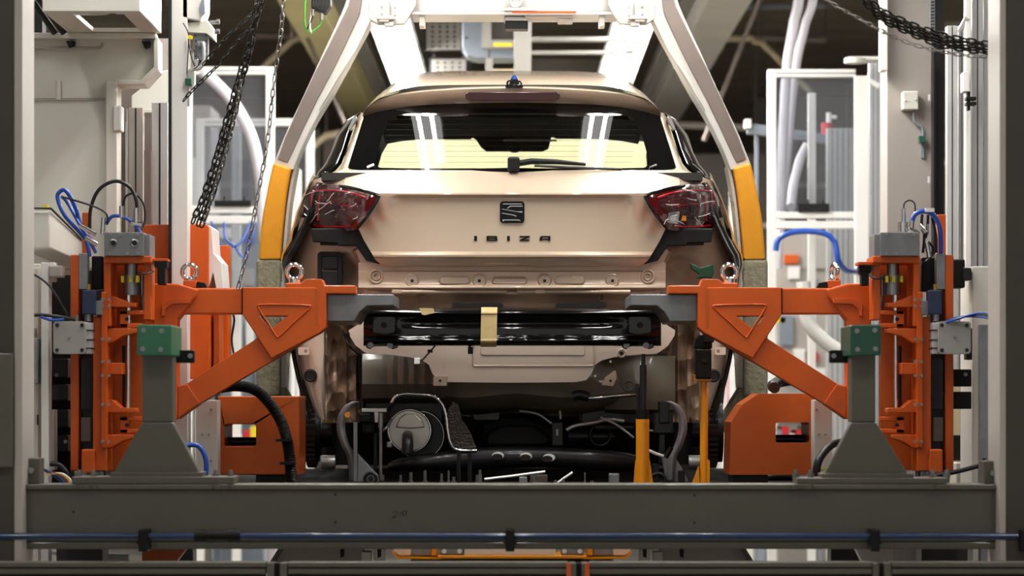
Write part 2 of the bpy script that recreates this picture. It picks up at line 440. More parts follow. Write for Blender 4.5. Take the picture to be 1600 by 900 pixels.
# side columns
t = TP('steel_column', 'dark olive steel column at the left end of the crossbeam', 'column', 10, 1330, 9.8)
G().box(-60, -40, 22, 1340, 9.72, .1).to('web', olive_dark, t, bev=.004)
G().box(22, -40, 35, 1340, 9.72, .24).to('flange', flange_grey, t, bev=.003, label='paler flange facing the car')
G().box(-60, 552, 19, 730, 9.69, .02).to('cover_plate', olive, t, bev=.003)
t = TP('steel_column', 'dark olive steel column at the right end of the crossbeam', 'column', 1590, 1330, 9.8)
G().box(1572, -40, 1660, 1340, 9.72, .1).to('web', olive_dark, t, bev=.004)
G().box(1562, -40, 1572, 1340, 9.72, .24).to('flange', flange_grey, t, bev=.003, label='paler flange facing the car')
for s in (0, 1):
    MX[0] = bool(s)
    y = 716 + 4 * s
    t = TP('end_bracket', 'grey bolted end bracket on the %s end of the crossbeam' % ('left', 'right')[s], 'bracket', 48, 757, 9.85, 'crossbeam end brackets')
    G().box(36, y, 62, 757, 9.84, .1).to('plate', olive, t, bev=.004)
    G().hcyl(22, 36, y + 19, 9.86, 6).to('bolt_shank', steel, t, sm=40)
    screws(t, [(48, y + 19)], 9.825, 5, steel, 'bolt', .02)
    # green padded post with its plate
    side = ('left', 'right')[s]
    dy = 2 * s
    t = TP('pad_post', 'olive steel post topped by a %s, %s end of the crossbeam' % (('lighter green four-screw pad', 'left'), ('dark green four-screw pad', 'right'))[s], 'post', 245, 757, 9.85)
    dx = -9 * s                                   # right post stands a little further in
    G().box(112 - dx * .9, 745 + dy, 365 + dx * 1.2, 756.4, 9.80, .17).to('base_plate', olive, t, bev=.003)
    G().box(222 - dx * 1.1, 552, 270 + dx * .9 + 8 * s, 660, 9.86, .1).to('column', olive, t, bev=.004)
    G().poly([(222 - dx, 660), (270, 660), (312, 738 + dy), (312, 746), (178 - dx * .4, 746), (178 - dx * .4, 738 + dy)], 9.84, .05).to('gusset', olive, t, bev=.005)
    G().box(172, 738 + dy, 316, 746 + dy, 9.82, .13).to('weld_strip', olive, t, bev=.002)
    gm = green_pad if not s else green_dark
    G().poly([(214 - dx, 507), (268 + 3 * s, 508), (268 + 3 * s, 556), (214 - dx, 555)], 9.78, .3).to('pad', gm, t, bev=.004)
    screws(t, [(224 - dx, 516), (252 - dx, 517), (223 - dx, 545), (251 - dx, 546)], 9.774, 4, zinc, 'screw', .01)
    G().box(270, 547, 303, 567, 10.02, .04).to('stop_block', black_plastic, t, bev=.003)
    screws(t, [(297, 556)], 10.012, 4, steel, 'stop_screw', .01)
    for bx in (124, 146, 337, 360):
        g = G().vcyl(bx + dx * .4, 734, 746, 9.88, 3.2, 8); g.vcyl(bx + dx * .4, 740, 746, 9.88, 6, 6)
        g.to('nut', steel, t)
    for bx in (124, 146, 337, 360):
        G().vcyl(bx + dx * .4, 757, 764, 9.772, 5, 6).to('bolt_head', olive, t)
MX[0] = False

# ------------------------------------------------------------------ swing arms that locate the car, and their slide units
for s in (0, 1):
    MX[0] = bool(s)
    side = ('left', 'right')[s]
    DA = 11.3
    t = TP('swing_arm', 'orange braced steel swing arm clamping the car body from the %s' % side, 'arm', 400, 650, DA)
    G().box(240, 450, 498, 491, DA, .09).to('top_beam', orange, t, bev=.006)
    G().poly([(238, 443), (277, 443), (309, 452), (306, 464), (277, 500), (277, 655), (240, 655)], DA - .02, .1).to('mounting_plate', orange, t, bev=.006)
    G().poly([(252, 494), (252, 476), (262, 466), (298, 466), (298, 474), (268, 476), (258, 484), (258, 494)], DA - .03, .02).to('weld_rib', orange, t, bev=.003)
    G().poly([(277, 603), (292, 600), (313, 631), (277, 656)], DA - .01, .09).to('foot_plate', orange, t, bev=.005)
    G().poly([(289, 601), (475, 481), (500, 520), (310, 632)], DA + .002, .085).to('diagonal_brace', orange, t, bev=.007)
    G().poly([(379, 449), (494, 449), (500, 520), (424, 560), (379, 492)], DA - .016, .11, [[(407, 494), (449, 494), (423, 514)]]).to('gusset', orange, t, bev=.003)
    G().tube(catmull([P(x, y, DA - .018) for x, y in rrect(0, 0, 1, 1, .1)][:0] + [P(x, y, DA - .018) for x, y in ((408, 476), (445, 476), (480, 477), (484, 481), (458, 505), (437, 525), (431, 524), (418, 503), (404, 481))], 5, True), .0032, 6, closed=True).to('weld_rib', orange, t, sm=60)
    G().box(377.4, 450, 379, 491, DA - .004, .01).to('seam', cavity, t)
    G().poly([(446, 448), (446, 442), (470, 442), (477, 436), (503, 436), (507, 446), (556, 446), (556, 459), (510, 459), (510, 512), (499, 521), (470, 521), (470, 492), (446, 491)], DA - .012, .11).to('head_plate', orange, t, bev=.004)
    G().box(493, 451, 497, 511, DA - .018, .01).to('weld_rib', orange_old, t)
    G().poly([(511, 460), (615, 460), (615, 477), (573, 478), (562, 487), (553, 502), (511, 502)], DA + .06, .56).to('locating_block', block_steel, t, bev=.003, label='bare grey milled block under the car lip')
    for x, fx in ((460, 1), (296, 0)):
        ax = (0, 1, 0)
        if s and not fx: ax = (1, .35, 0)
        g = G().ring(x, 425, DA + .04, 11.5, 3.6, ax); g.vcyl(x, 436, 442, DA + .04, 9, 12)
        g.to('lifting_eye', chrome, t, sm=50)
    G().box(286, 438, 306, 450, DA, .08).to('eye_boss', orange, t, bev=.003)
    G().poly([(304, 450), (308, 440), (320, 442), (324, 450)], DA + .01, .05).to('rubber_stop', black_plastic, t)

    D = 11.05
    t = TP('slide_unit', 'orange vertical slide unit with chrome shaft, %s of the car' % side, 'machine', 170, 760, D)
    G().box(110, 398, 123, 736, D + .08, .14).to('rail_plate', orange, t, bev=.004)
    G().box(145, 495, 167, 737, D + .02, .16).to('rail_plate', orange, t, bev=.004)
    G().box(123, 396, 137, 452, D + .08, .05).to('linear_rail', zinc, t, bev=.002)
    G().box(123, 450, 146, 735, D + .14, .1).to('recess', black_metal, t)
    for a, b in ((560, 640), (652, 690)):
        G().box(126, a, 142, b, D + .10, .04).to('slider_cover', alu_dark if b > 650 else black_metal, t, bev=.002)
    G().box(158, 456, 167, 700, D, .05).to('flange', orange, t, bev=.003)
    G().box(162, 400, 236, 411, D, .2).to('top_bridge', orange, t, bev=.004)
    G().box(162, 400, 173, 510, D + .01, .18).to('bridge_leg', orange, t, bev=.004)
    G().box(224, 400, 236, 500, D + .06, .12).to('bridge_leg', orange, t, bev=.004)
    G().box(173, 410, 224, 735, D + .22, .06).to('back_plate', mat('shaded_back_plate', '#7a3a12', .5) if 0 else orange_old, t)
    # coupling with yellow elastomer
    g = G().vcyl(205, 411, 430, D + .08, 10, 14); g.vcyl(205, 430, 443, D + .08, 14, 16); g.vcyl(205, 443, 461, D + .08, 13, 16)
    g.to('shaft_coupling', steel, t, sm=40)
    for x in (191, 204, 214): G().box(x - 2, 431, x + 2, 441, D + .03, .04).to('coupling_insert', yellow, t)
    G().vcyl(201, 458, 520, D + .08, 5).to('shaft', chrome, t, sm=40)
    G().vcyl(200.5, 520, 640, D + .08, 3).to('shaft', chrome, t, sm=40)
    G().vcyl(222, 430, 478, D + .1, 4).to('guide_rod', steel, t, sm=40)
    G().vcyl(226, 462, 486, D + .1, 7).to('guide_bush', steel, t, sm=40)
    G().vcyl(196, 540, 640, D + .14, 5).to('guide_rod', black_metal, t, sm=40)
    for pts in ([(166, 462), (176, 462), (204, 473), (213, 473), (213, 480), (166, 480)],
                [(166, 513), (213, 513), (213, 520), (192, 525), (174, 536), (166, 536)],
                [(166, 625), (176, 625), (190, 637), (213, 638), (213, 645), (166, 645)],
                [(166, 679), (208, 679), (208, 685), (190, 690), (173, 700), (166, 700)],
                [(163, 567), (191, 567), (191, 585), (163, 585)]):
        G().poly(pts, D + .03, .09).to('bracket', orange, t, bev=.003)
    for y0, y1 in ((485, 512), (651, 677)):
        g = G().box(187, y0, 200, y1, D + .05, .07); g.box(187, y0, 224, y0 + 7, D + .05, .07); g.box(187, y1 - 7, 224, y1, D + .05, .07)
        g.to('clevis', orange, t, bev=.003)
        screws(t, [(198, (y0 + y1) / 2)], D + .045, 3, cavity, 'pin_hole', .01)
    for y in (468, 478, 530, 565, 587, 632, 690): screws(t, [(160, y), (170, y)], D - .008, 2.6)
    G().box(127, 702, 148, 740, D + .0, .09).to('foot', orange, t, bev=.005)
    G().box(148, 735, 165, 757, D + .0, .09).to('foot_base', black_metal, t)
    for x in (120, 132, 150, 158): G().vcyl(x, 737, 757, D - .02, 4, 6).to('anchor_bolt', steel, t)
    # limit switch
    G().box(128, 453, 149, 491, D - .03, .07).to('limit_switch', navy, t, bev=.004, label='navy blue limit switch')
    G().vcyl(138, 491, 502, D, 5).to('cable_gland', steel, t, sm=40)
    G().vcyl(139, 444, 453, D, 3).to('cable_gland', brass, t, sm=40)
    G().box(149, 470, 160, 492, D - .01, .05).to('switch_bracket', block_steel, t, bev=.002)
    # gearbox end plate
    G().poly(rrect(83, 502, 134, 553, 5), D - .07, .1).to('gearbox_cover', pale_grey, t, bev=.003)
    screws(t, [(89, 508), (128, 508), (89, 547), (128, 547)], D - .076, 3, black_metal)
    screws(t, [(108, 527)], D - .075, 2, steel)
    G().box(134, 504, 143, 553, D - .05, .1).to('gearbox_flange', alu, t, bev=.003)
    for y in (515, 530, 543): G().box(135, y, 144, y + 2, D - .055, .1).to('flange_slot', cavity, t)
    # valve block on top
    G().box(163, 363, 224, 400, D - .02, .2).to('valve_block', block_steel, t, bev=.002)
    G().box(224, 366, 234, 402, D + .02, .16).to('valve_side_plate', zinc, t, bev=.002)
    screws(t, [(172, 366), (188, 366), (215, 366), (172, 396), (199, 396), (215, 396)], D - .028, 2.5)
    if not s:
        for x in (177, 210):
            g = G().ring(x, 380, D - .022, 5, 1.8, n=14, k=6); g.to('port_ring', steel, t, sm=50)
            screws(t, [(x, 380)], D - .026, 4, cavity, 'port', .01)
    MX[0] = False
    m = (lambda x: 1600 - x) if s else (lambda x: x)
    if not s:
        G().pt([(140, 400, 11.15), (132, 372, 11.15), (102, 338, 11.1), (90, 310, 11.1), (94, 299, 11.1), (104, 299, 11.1), (118, 325, 11.12), (128, 358, 11.15), (146, 378, 11.2)], .0075).to('air_hose', blue_hose, t, sm=60, label='looped bright blue air hose')
        G().pt([(150, 395, 11.1), (125, 352, 11.12), (106, 318, 11.15), (97, 308, 11.1)], .006).to('air_hose', blue_hose, t, sm=60)
        G().pt([(166, 350, 11.15), (176, 338, 11.13), (195, 340, 11.12), (211, 352, 11.1), (219, 364, 11.1)], .0065).to('air_hose', blue_hose, t, sm=60)
        G().pt([(140, 360, 11.2), (142, 325, 11.2), (155, 296, 11.2), (180, 283, 11.2), (202, 292, 11.2), (212, 310, 11.2), (214, 330, 11.2)], .0065).to('cable', rubber, t, sm=60)
        G().pt([(190, 332, 11.22), (196, 308, 11.22), (210, 303, 11.22), (224, 318, 11.22), (226, 345, 11.22), (218, 362, 11.2)], .004).to('cable', rubber, t, sm=60)
        G().pt([(98, 308, 11.09), (120, 314, 11.09), (150, 324, 11.09), (166, 334, 11.09), (168, 350, 11.1)], .0035).to('cable', rubber, t, sm=60)
        for pts, r in (([(124, 352), (150, 366)], 4), ([(134, 372), (152, 382)], 4.5), ([(162, 340), (160, 366)], 4), ([(213, 325), (213, 348)], 5), ([(190, 322), (190, 340)], 4), ([(205, 348), (222, 350)], 5)):
            G().tube([P(x, y, 11.1) for x, y in pts], r * 11.1 / F, 10).to('hose_fitting', chrome, t, sm=40)
        G().box(143, 400, 161, 452, 11.2, .12).to('cable_block', black_plastic, t, bev=.005)
        G().box(128, 332, 140, 400, 11.3, .06).to('rail_head', orange_old, t, bev=.003)
        g = G().box(241, 407, 261, 418, 11.1, .06); g.box(246, 416, 258, 445, 11.1, .06)
        g.to('damper', black_plastic, t, bev=.003)
        G().box(236, 404, 262, 408, 11.1, .08).to('damper_arm', orange, t, bev=.002)
        G().pt([(214, 424, 11.05), (225, 428, 11.04), (240, 424, 11.08)], .003).to('cable', rubber, t, sm=60)
        G().pt([(30, 497, 10.97), (60, 492, 10.97), (100, 496, 11.0), (118, 500, 11.0)], .006).to('cable', rubber, t, sm=60)
        G().pt([(64, 495, 10.96), (80, 500, 10.96), (100, 499, 10.97)], .005).to('air_hose', blue_hose, t, sm=60)
        G().vcyl(120, 492, 503, 11.0, 3).to('cable_gland', steel, t, sm=40)
        G().pt([(30, 424, 11.0), (55, 430, 11.0), (80, 450, 11.0), (105, 492, 11.0)], .004).to('cable', rubber, t, sm=60)
        G().pt([(288, 696, 10.9), (310, 697, 10.9), (322, 720, 10.9), (320, 757, 10.9)], .0085).to('air_hose', blue_hose, t, sm=60)
    else:
        G().pt([(1425, 347, 11.1), (1430, 335, 11.1), (1445, 330, 11.1), (1460, 338, 11.1), (1469, 360, 11.1), (1470, 396, 11.12)], .0085).to('air_hose', blue_hose, t, sm=60, label='arched bright blue air hose')
        for k, pts in enumerate(([(1441, 335), (1440, 350), (1444, 370), (1442, 395)], [(1450, 336), (1449, 356), (1446, 372)], [(1456, 340), (1462, 365), (1463, 395)], [(1450, 378), (1458, 388), (1452, 405), (1440, 412)])):
            G().pt([(x, y, 11.14) for x, y in pts], .005).to('cable', rubber, t, sm=60)
        G().pt([(1412, 330, 11.12), (1413, 318, 11.12), (1421, 313, 11.12), (1429, 318, 11.12), (1430, 333, 11.12)], .0028).to('cable', rubber, t, sm=60)
        g = G().vcyl(1412, 326, 348, 11.12, 3.6); g.vcyl(1411, 347, 362, 11.12, 8); g.vcyl(1412, 360, 369, 11.12, 5)
        g.to('pressure_sensor', chrome, t, sm=40)
        for pts, r in (([(1420, 358), (1436, 366)], 5), ([(1425, 345), (1424, 356)], 4), ([(1436, 352), (1446, 364)], 4), ([(1453, 350), (1453, 366)], 4), ([(1448, 380), (1452, 402)], 4)):
            G().tube([P(x, y, 11.1) for x, y in pts], r * 11.1 / F, 10).to('hose_fitting', chrome, t, sm=40)
        G().box(1446, 325, 1460, 331, 11.08, .04).to('cable_tag', white_plastic, t)
        G().box(1465, 335, 1478, 402, 11.3, .06).to('rail_head', orange, t, bev=.003)
        G().box(1462, 400, 1474, 500, 11.24, .08).to('linear_rail', alu_dark, t, bev=.002)
        G().box(1440, 402, 1462, 455, 11.2, .1).to('cable_block', black_plastic, t, bev=.005)
        g = G().box(1342, 415, 1362, 424, 11.1, .06); g.poly([(1342, 424), (1362, 424), (1358, 430), (1358, 446), (1346, 446), (1346, 430)], 11.1, .06)
        g.to('damper', black_plastic, t, bev=.003)
        G().box(1341, 409, 1376, 414, 11.08, .1).to('damper_arm', orange, t, bev=.002)
        G().pt([(1358, 429, 11.08), (1368, 435, 11.06), (1382, 434, 11.06)], .004).to('cable', rubber, t, sm=60)
        for y, x1 in ((577, 1518), (612, 1518)):
            G().box(1487, y, x1, y + 27, 11.2, .06).to('stop_arm', black_plastic, t, bev=.003)
        screws(t, [(1509, 585)], 11.19, 3)
        G().box(1510, 513, 1519, 562, 11.1, .06).to('shield', black_metal, t)
        for k in range(4):
            G().pt([(1470, 507, 11.0), (1495, 499 - k, 10.95 + .01 * k), (1530, 489 + 2 * k, 10.9), (1558, 494 + 2 * k, 10.85)], .004).to('cable', (blue_hose, rubber, rubber, blue_hose)[k], t, sm=60)
        G().pt([(1275, 745, 10.9), (1280, 718, 10.9), (1300, 695, 10.95), (1325, 690, 11.0)], .014).to('cable', rubber, t, sm=60, label='thick black cable')
        G().pt([(1420, 755, 10.95), (1440, 748, 10.95), (1490, 738, 10.95), (1530, 728, 10.95)], .008).to('cable', rubber, t, sm=60)
        G().box(1487, 405, 1508, 450, 11.3, .1).to('servo_motor', black_plastic, t, bev=.006)
        G().box(1504, 418, 1518, 438, 11.28, .1).to('servo_plug', black_metal, t, bev=.004)
        G().pt([(1283, 735, 10.9), (1290, 732, 10.9), (1300, 729, 10.9)], .004).to('cable', yellow, t, sm=60)
MX[0] = False

# orange housings behind the arms
t = TP('press_housing', 'tall orange steel housing with white edge behind the left swing arm', 'machine', 290, 600, 11.6)
G().poly([(222, 351), (322, 350), (326, 354), (326, 592), (222, 592)], 11.6, .25).to('front_plate', orange, t, bev=.004)
G().box(326, 383, 357, 600, 11.95, .12).to('rear_plate', orange, t, bev=.004)
G().poly([(326, 352), (330, 356), (333, 395), (345, 410), (348, 450), (338, 450), (333, 425), (326, 450)], 11.62, .3).to('edge_web', white_paint, t)
G().box(334, 490, 342, 575, 11.7, .2).to('rib', orange_old, t)
for s in (0, 1):
    MX[0] = bool(s)
    side = ('left', 'right')[s]
    t = TP('orange_pedestal', 'worn orange box pedestal with a rectangular window, %s of the lifted car' % side, 'machine', 400, 745, 11.7)
    pts = [(340, 619), (468, 619), (468, 742), (340, 742)] if not s else [(328, 615), (415, 615), (440, 632), (458, 660), (460, 742), (328, 742)]
    hole = rrect(350, 663, 400, 697, 4) if not s else rrect(335, 660, 388, 692, 4)
    G().poly(pts, 11.7, .35, [hole]).to('body', orange_old, t, bev=.004)
    xa = (350, 400, 335, 388)[2 * s:2 * s + 2]
    G().hcyl(xa[0] - 2, xa[1] + 2, 690 - 4 * s, 11.9, 7).to('roller', black_metal, t, sm=40)
    G().box(400, 742, 455, 757, 11.75, .25).to('foot', black_metal, t)
    t = TP('riveted_post', 'pale riveted sheet metal post beside the %s orange pedestal' % side, 'post', 320, 757, 11.66)
    x0, x1 = (306, 340) if not s else (300, 328)
    G().box(x0, 625, x1, 757, 11.55, .12).to('sheet', cream, t, bev=.003)
    screws(t, [(x0 + 10, 679), (x0 + 20, 679), (x0 + 24, 640), (x0 + 24, 720)], 11.545, 1.8)
MX[0] = False
t = TP('thick_hose', 'thick black ribbed hose arching over the left orange pedestal', 'hose', 430, 757, 11.6)
pl = [(345, 606), (370, 603), (400, 610), (425, 635), (443, 668), (452, 710), (455, 757)]
q = catmull([P(x, y, 11.62) for x, y in pl], 30)
G().tube(q, [(.0225 if i % 2 else .0195) for i in range(len(q))], 10).to('corrugated_tube', rubber, t, sm=60)
for x, y in ((443, 688), (449, 724)): G().box(x - 12, y - 2, x + 12, y + 2, 11.58, .07).to('cable_tie', black_plastic, t)

# yellow-orange support jacks standing on the table in front of the car
def jack(cx, d, top, half, flare0, flare1, label):
    t = TP('support_jack', label, 'jack', cx, 757, d)
    G().vcyl(cx, top, 757, d, half, 18).to('column', amber, t, sm=40)
    return t
t = jack(1004, 11.75, 655, 10.5, 0, 0, 'amber tubular support jack with a black piston rod under the bumper beam')
g = G().poly([(990, 757), (993, 720), (996, 715), (996, 757)], 11.74, .03); g.poly([(1012, 757), (1012, 712), (1015, 718), (1021, 757)], 11.74, .03)
g.to('base_gusset', amber, t)
G().vcyl(1004, 640, 656, 11.75, 10, 16).to('collar', black_plastic, t, sm=40)
G().vcyl(1005, 570, 640, 11.75, 5.6).to('rod', black_metal, t, sm=40)
G().vcyl(1005, 553, 572, 11.75, 3.4).to('rod_tip', black_metal, t, sm=40)
G().vcyl(997, 605, 650, 11.8, 3).to('guide_rod', black_metal, t, sm=40)
t = jack(1100, 11.75, 593, 6.3, 0, 0, 'slim amber support jack with a black clamp head beside the right wheel arch')
g = G().poly([(1081, 757), (1092, 728), (1093, 757)], 11.74, .03); g.poly([(1104, 716), (1109, 720), (1109, 757), (1104, 757)], 11.74, .03)
g.to('base_gusset', amber, t)
g = G().box(1087, 545, 1112, 592, 11.7, .1); g.poly([(1085, 545), (1087, 530), (1093, 523), (1113, 523), (1113, 545)], 11.72, .08)
g.to('clamp_head', black_plastic, t, bev=.006)
G().box(1099, 520, 1116, 535, 11.69, .07).to('jaw', black_metal, t, bev=.004)
G().box(1084, 585, 1111, 596, 11.72, .08).to('seat_plate', amber, t, bev=.002)
G().box(1097, 560, 1106, 566, 11.695, .02).to('slot', cavity, t)
screws(t, [(1107, 600)], 11.72, 2.5)

# table on which jacks, pedestals and fixtures stand
zt = ZC + (HZ - 757) * 11.75 / F
tag(G().wbox((-1.62, 10.7 - D0, zt - .09), (1.62, 14.4 - D0, zt)).to('fixture_table', mat('matt_black_table', '#1c1a18', .85, spec=.1), None, bev=.005), 'dark steel fixture table under the car, just behind the crossbeam', 'table')
t = T('table_base', 'dark steel base frame carrying the fixture table', 'base', (0, 0, 0))
for x in (-1.5, 1.5):
    for y in (11.0, 14.1): G().wbox((x - .08, y - D0 - .08, 0), (x + .08, y - D0 + .08, zt - .09)).to('leg', black_metal, t)

# ------------------------------------------------------------------ the car
car = T('car', 'champagne hatchback without its rear bumper, seen from behind on the assembly line', 'car', P(800, 757, 12.2))
bow = lambda x: .13 * abs((x - 800) / 260) ** 2.2
ROWS = [(266, 541, .14), (269, 540, .13), (272, 539.5, .115), (285, 538, .06), (298, 540, .014), (301.5, 541, .001), (304, 541, .0), (306, 542, .010), (309, 542, .022), (320, 544, .026), (340, 552, .029), (357, 560, .029), (376, 569, .027), (393, 579, .022),
        (396, 581, .004), (398, 582, .0), (401, 584, .001), (403.5, 585, .016), (409, 590, .022), (413, 596, .028), (415.5, 603, .034), (416.5, 606, .05), (416.5, 606, .10)]
def tail_d(x, y):
    for a, b in zip(ROWS, ROWS[1:]):
        if a[0] <= y <= b[0]:
            k = (y - a[0]) / max(b[0] - a[0], 1e-6)
            Y = a[2] + (b[2] - a[2]) * k
            break
    else: Y = ROWS[-1][2]
    if 304 < y < 396:
        e = 622 - (y - 304) * 1.05
        ax = 800 - abs(x - 800)
        r = min(1, max(0, (ax - e) / 10 + .5))
        lim = .02 * (y - 304) / 92
        Y = lim + (Y - lim) * r if y > 304 else Y
    return D0 + Y + bow(x)
rows = []
for y, xl, Y in ROWS:
    r = []
    for j in range(81):
        u = -1 + j / 40
        x = 800 + u * (800 - xl)
        d = tail_d(x, y) if Y < .1 or y < 300 else D0 + Y + bow(x)
        r.append(P(x, y, d))
    rows.append(r)
tg = G().grid(rows).to('tailgate', paint, car, sm=28)
# lettering and emblem are pieces of the tailgate
def on_tail(name, pts, m, t=.01, lift=.006, holes=()):
    cx = sum(p[0] for p in pts) / len(pts); cy = sum(p[1] for p in pts) / len(pts)
    return G().poly(pts, tail_d(cx, cy) - lift, t, holes).to(name, m, tg)
on_tail('letter', [(741, 368.6), (745.2, 368.6), (745.2, 376.2), (741, 376.2)], emblem_black)
on_tail('letter', [(760.3, 368.6), (775.5, 368.6), (777, 370), (777, 371.6), (776, 372.3), (777.2, 373), (777.2, 376.2), (760.3, 376.2)], emblem_black, holes=[[(763.5, 370.3), (773.6, 370.3), (773.6, 371.5), (763.5, 371.5)], [(763.5, 373), (773.6, 373), (773.6, 374.4), (763.5, 374.4)]])
on_tail('letter', [(792.4, 368.6), (796.6, 368.6), (796.6, 376.2), (792.4, 376.2)], emblem_black)
on_tail('letter', [(811.7, 368.6), (828.2, 368.6), (827.6, 370.4), (818.6, 374.3), (827.4, 374.3), (827, 376.2), (811.8, 376.2), (812.2, 374.6), (821.4, 370.5), (811.7, 370.5)], emblem_black)
on_tail('letter', [(843.1, 376.2), (843.1, 371.4), (845.8, 368.6), (860, 368.6), (860, 376.2), (856.4, 376.2), (856.4, 374.6), (846.8, 374.6), (846.8, 376.2)], emblem_black, holes=[[(846.9, 371.9), (848, 370.5), (856.4, 370.5), (856.4, 372.9), (846.9, 372.9)]])
on_tail('emblem', rrect(781, 314.5, 819.5, 348.5, 5), emblem_black, lift=.004)
on_tail('emblem_face', rrect(781.8, 315.3, 818.7, 347.7, 4.6), emblem_black, lift=.009, t=.008)
for pts in ([(816.5, 322), (798, 322), (794, 323.2), (792, 325.8), (816.5, 330.3)], [(784, 326.6), (816.5, 332.2), (816.5, 337.5), (813.5, 335.6), (784, 331)], [(784, 333), (806, 337.4), (810.5, 339.5), (806, 343.6), (784, 343.6)]):
    on_tail('emblem_stroke', pts, emblem_black, t=.008, lift=.0125)
for pts in ([(797, 321.4), (816.5, 321.4), (816.5, 322.8), (798, 322.8), (793, 326), (792, 325.6)], [(784, 326.2), (808, 330.4), (816, 330), (816, 332.5), (808, 331.2), (784, 327)], [(784, 332.4), (803, 335.5), (807, 337.2), (806, 338.6), (803, 336.8), (784, 333.4)], [(785, 343), (810, 343), (814, 345.4), (811, 345), (809, 344.4), (788, 344.4), (786, 346.5)], [(786, 318), (815, 318), (816, 319), (814, 319.3), (788, 319.3), (785, 319)]):
    on_tail('emblem_highlight', pts, chrome, t=.006, lift=.014)

# rear window: glass with its black printed border
def glass_d(x, y): return D0 + .13 + .20 * (269 - y) / 104 + .165 * abs((x - 800) / 257) ** 2
def ray_poly(pts, c, a):
    dx, dy = math.cos(a), math.sin(a)
    best = 0
    for i in range(len(pts)):
        (x1, y1), (x2, y2) = pts[i], pts[(i + 1) % len(pts)]
        ex, ey = x2 - x1, y2 - y1
        den = dx * ey - dy * ex
        if abs(den) < 1e-9: continue
        t_ = ((x1 - c[0]) * ey - (y1 - c[1]) * ex) / den
        u_ = ((x1 - c[0]) * dy - (y1 - c[1]) * dx) / den
        if t_ > 0 and -1e-6 <= u_ <= 1 + 1e-6: best = max(best, t_)
    return (c[0] + dx * best, c[1] + dy * best)
def sym(half): return half + [(1600 - x, y) for x, y in half[::-1]]
W_OUT = sym([(800, 160), (740, 160.5), (680, 163), (630, 168), (590, 175), (569, 181), (555, 225), (543, 264), (600, 270), (700, 272.5), (800, 273)])
W_IN = sym([(800, 177), (680, 177), (632, 178), (616, 181), (606, 190), (596, 215), (589, 240), (586, 256), (592, 262), (640, 263), (760, 263), (800, 262)])
cc = (800, 222)
NA = 200
angs = [math.atan2(math.sin(2 * math.pi * i / NA) * .22, math.cos(2 * math.pi * i / NA)) for i in range(NA)]
Lo = [ray_poly(W_OUT, cc, a) for a in angs]; Li = [ray_poly(W_IN, cc, a) for a in angs]
def ringgrid(A, B, n, df):
    rr = []
    for k in range(n + 1):
        f = k / n
        row = [P(a[0] + (b[0] - a[0]) * f, a[1] + (b[1] - a[1]) * f, df(a[0] + (b[0] - a[0]) * f, a[1] + (b[1] - a[1]) * f)) for a, b in zip(A, B)]
        rr.append(row + row[:1])
    return rr
wb = G().grid(ringgrid(Lo, Li, 4, glass_d)).to('window_border', gloss_black, car, sm=60)
G().grid(ringgrid(Li, [cc] * NA, 14, glass_d)).to('rear_window', clear_glass, car, sm=60)
# heater wires etched in the glass
g = G()
for k in range(9):
    y = 186 + k * 8.4
    g.tube([P(x, y, glass_d(x, y) + .004) for x in range(606 - k, 996 + k, 30)], .0005, 4)
g.to('heater_wire', black_plastic, car)
# wiper
g = G(); g.tube([P(x, y, glass_d(x, y) - .035) for x, y in ((800, 257), (830, 252), (870, 253), (915, 257))], [.012, .012, .010, .006], 8)
g.to('wiper_arm', black_plastic, car, sm=50)
G().tube([P(x, y, glass_d(x, y) - .022) for x, y in ((835, 259), (880, 261), (930, 263), (972, 264))], [.005, .006, .005, .003], 6).to('wiper_blade', rubber, car)
G().box(793, 245, 812, 267, glass_d(800, 255) - .06, .07).to('wiper_hub', black_plastic, car, bev=.008)
for x in (579, 1021): G().tube([P(x - 5, 262, glass_d(x, 262) - .01), P(x + 5, 258, glass_d(x, 258) - .012)], .006, 6).to('spacer_clip', chrome, car)

# spoiler lip, roof, brake light, aerial
SP_T = [(800, 135), (740, 136), (690, 138.5), (640, 143), (604, 150), (588, 156), (577, 164), (571, 171), (567, 178)]
SP_B = [(800, 163), (740, 163.5), (690, 165), (640, 169), (604, 174.5), (588, 178), (577, 181), (572, 183), (567.5, 186)]
def spl(half):
    q = half[::-1] + [(1600 - x, y) for x, y in half[1:]]
    return catmull([(x, y, 0) for x, y in q], 6)
st, sb = spl(SP_T), spl(SP_B)
def sp_d(x): return D0 + .28 + .20 * abs((x - 800) / 233) ** 3
rr = []
for f, dd, pinch in ((.02, .32, 0), (-.02, .05, 0), (0.03, .015, 0), (.10, .0, 0), (.5, .015, 0), (.9, .05, 0), (1, .12, 0)):
    rr.append([P(a.x + (b.x - a.x) * f, a.y + (b.y - a.y) * f, sp_d(a.x) + dd) for a, b in zip(st, sb)])
G().grid(rr).to('roof_spoiler', paint, car, sm=35)
def roof_pt(u, k):
    # k: 0 at the spoiler edge .. front of roof
    Ys = [.33, .42, .60, .9, 1.25, 1.6, 2.0]
    half = [.590, .592, .590, .585, .575, .565, .55]
    zc = [1.222, 1.250, 1.285, 1.335, 1.372, 1.375, 1.345]
    ze = [1.122, 1.130, 1.150, 1.175, 1.195, 1.19, 1.16]
    x = u * half[k]
    z = ze[k] + (zc[k] - ze[k]) * (1 - abs(u) ** 6.5)
    return Vector((x, Ys[k] + .10 * abs(u) ** 3 * (1 - k / 6), ZC + z))
roof = G().grid([[roof_pt(-1 + j / 24, k) for j in range(49)] for k in range(7)]).to('roof', paint, car, sm=50)
g = G().poly(rrect(727, 144.2, 875, 156.3, 5.5, 4), D0 + .272, .03)
g.to('brake_light', brake_red, car, bev=.002)
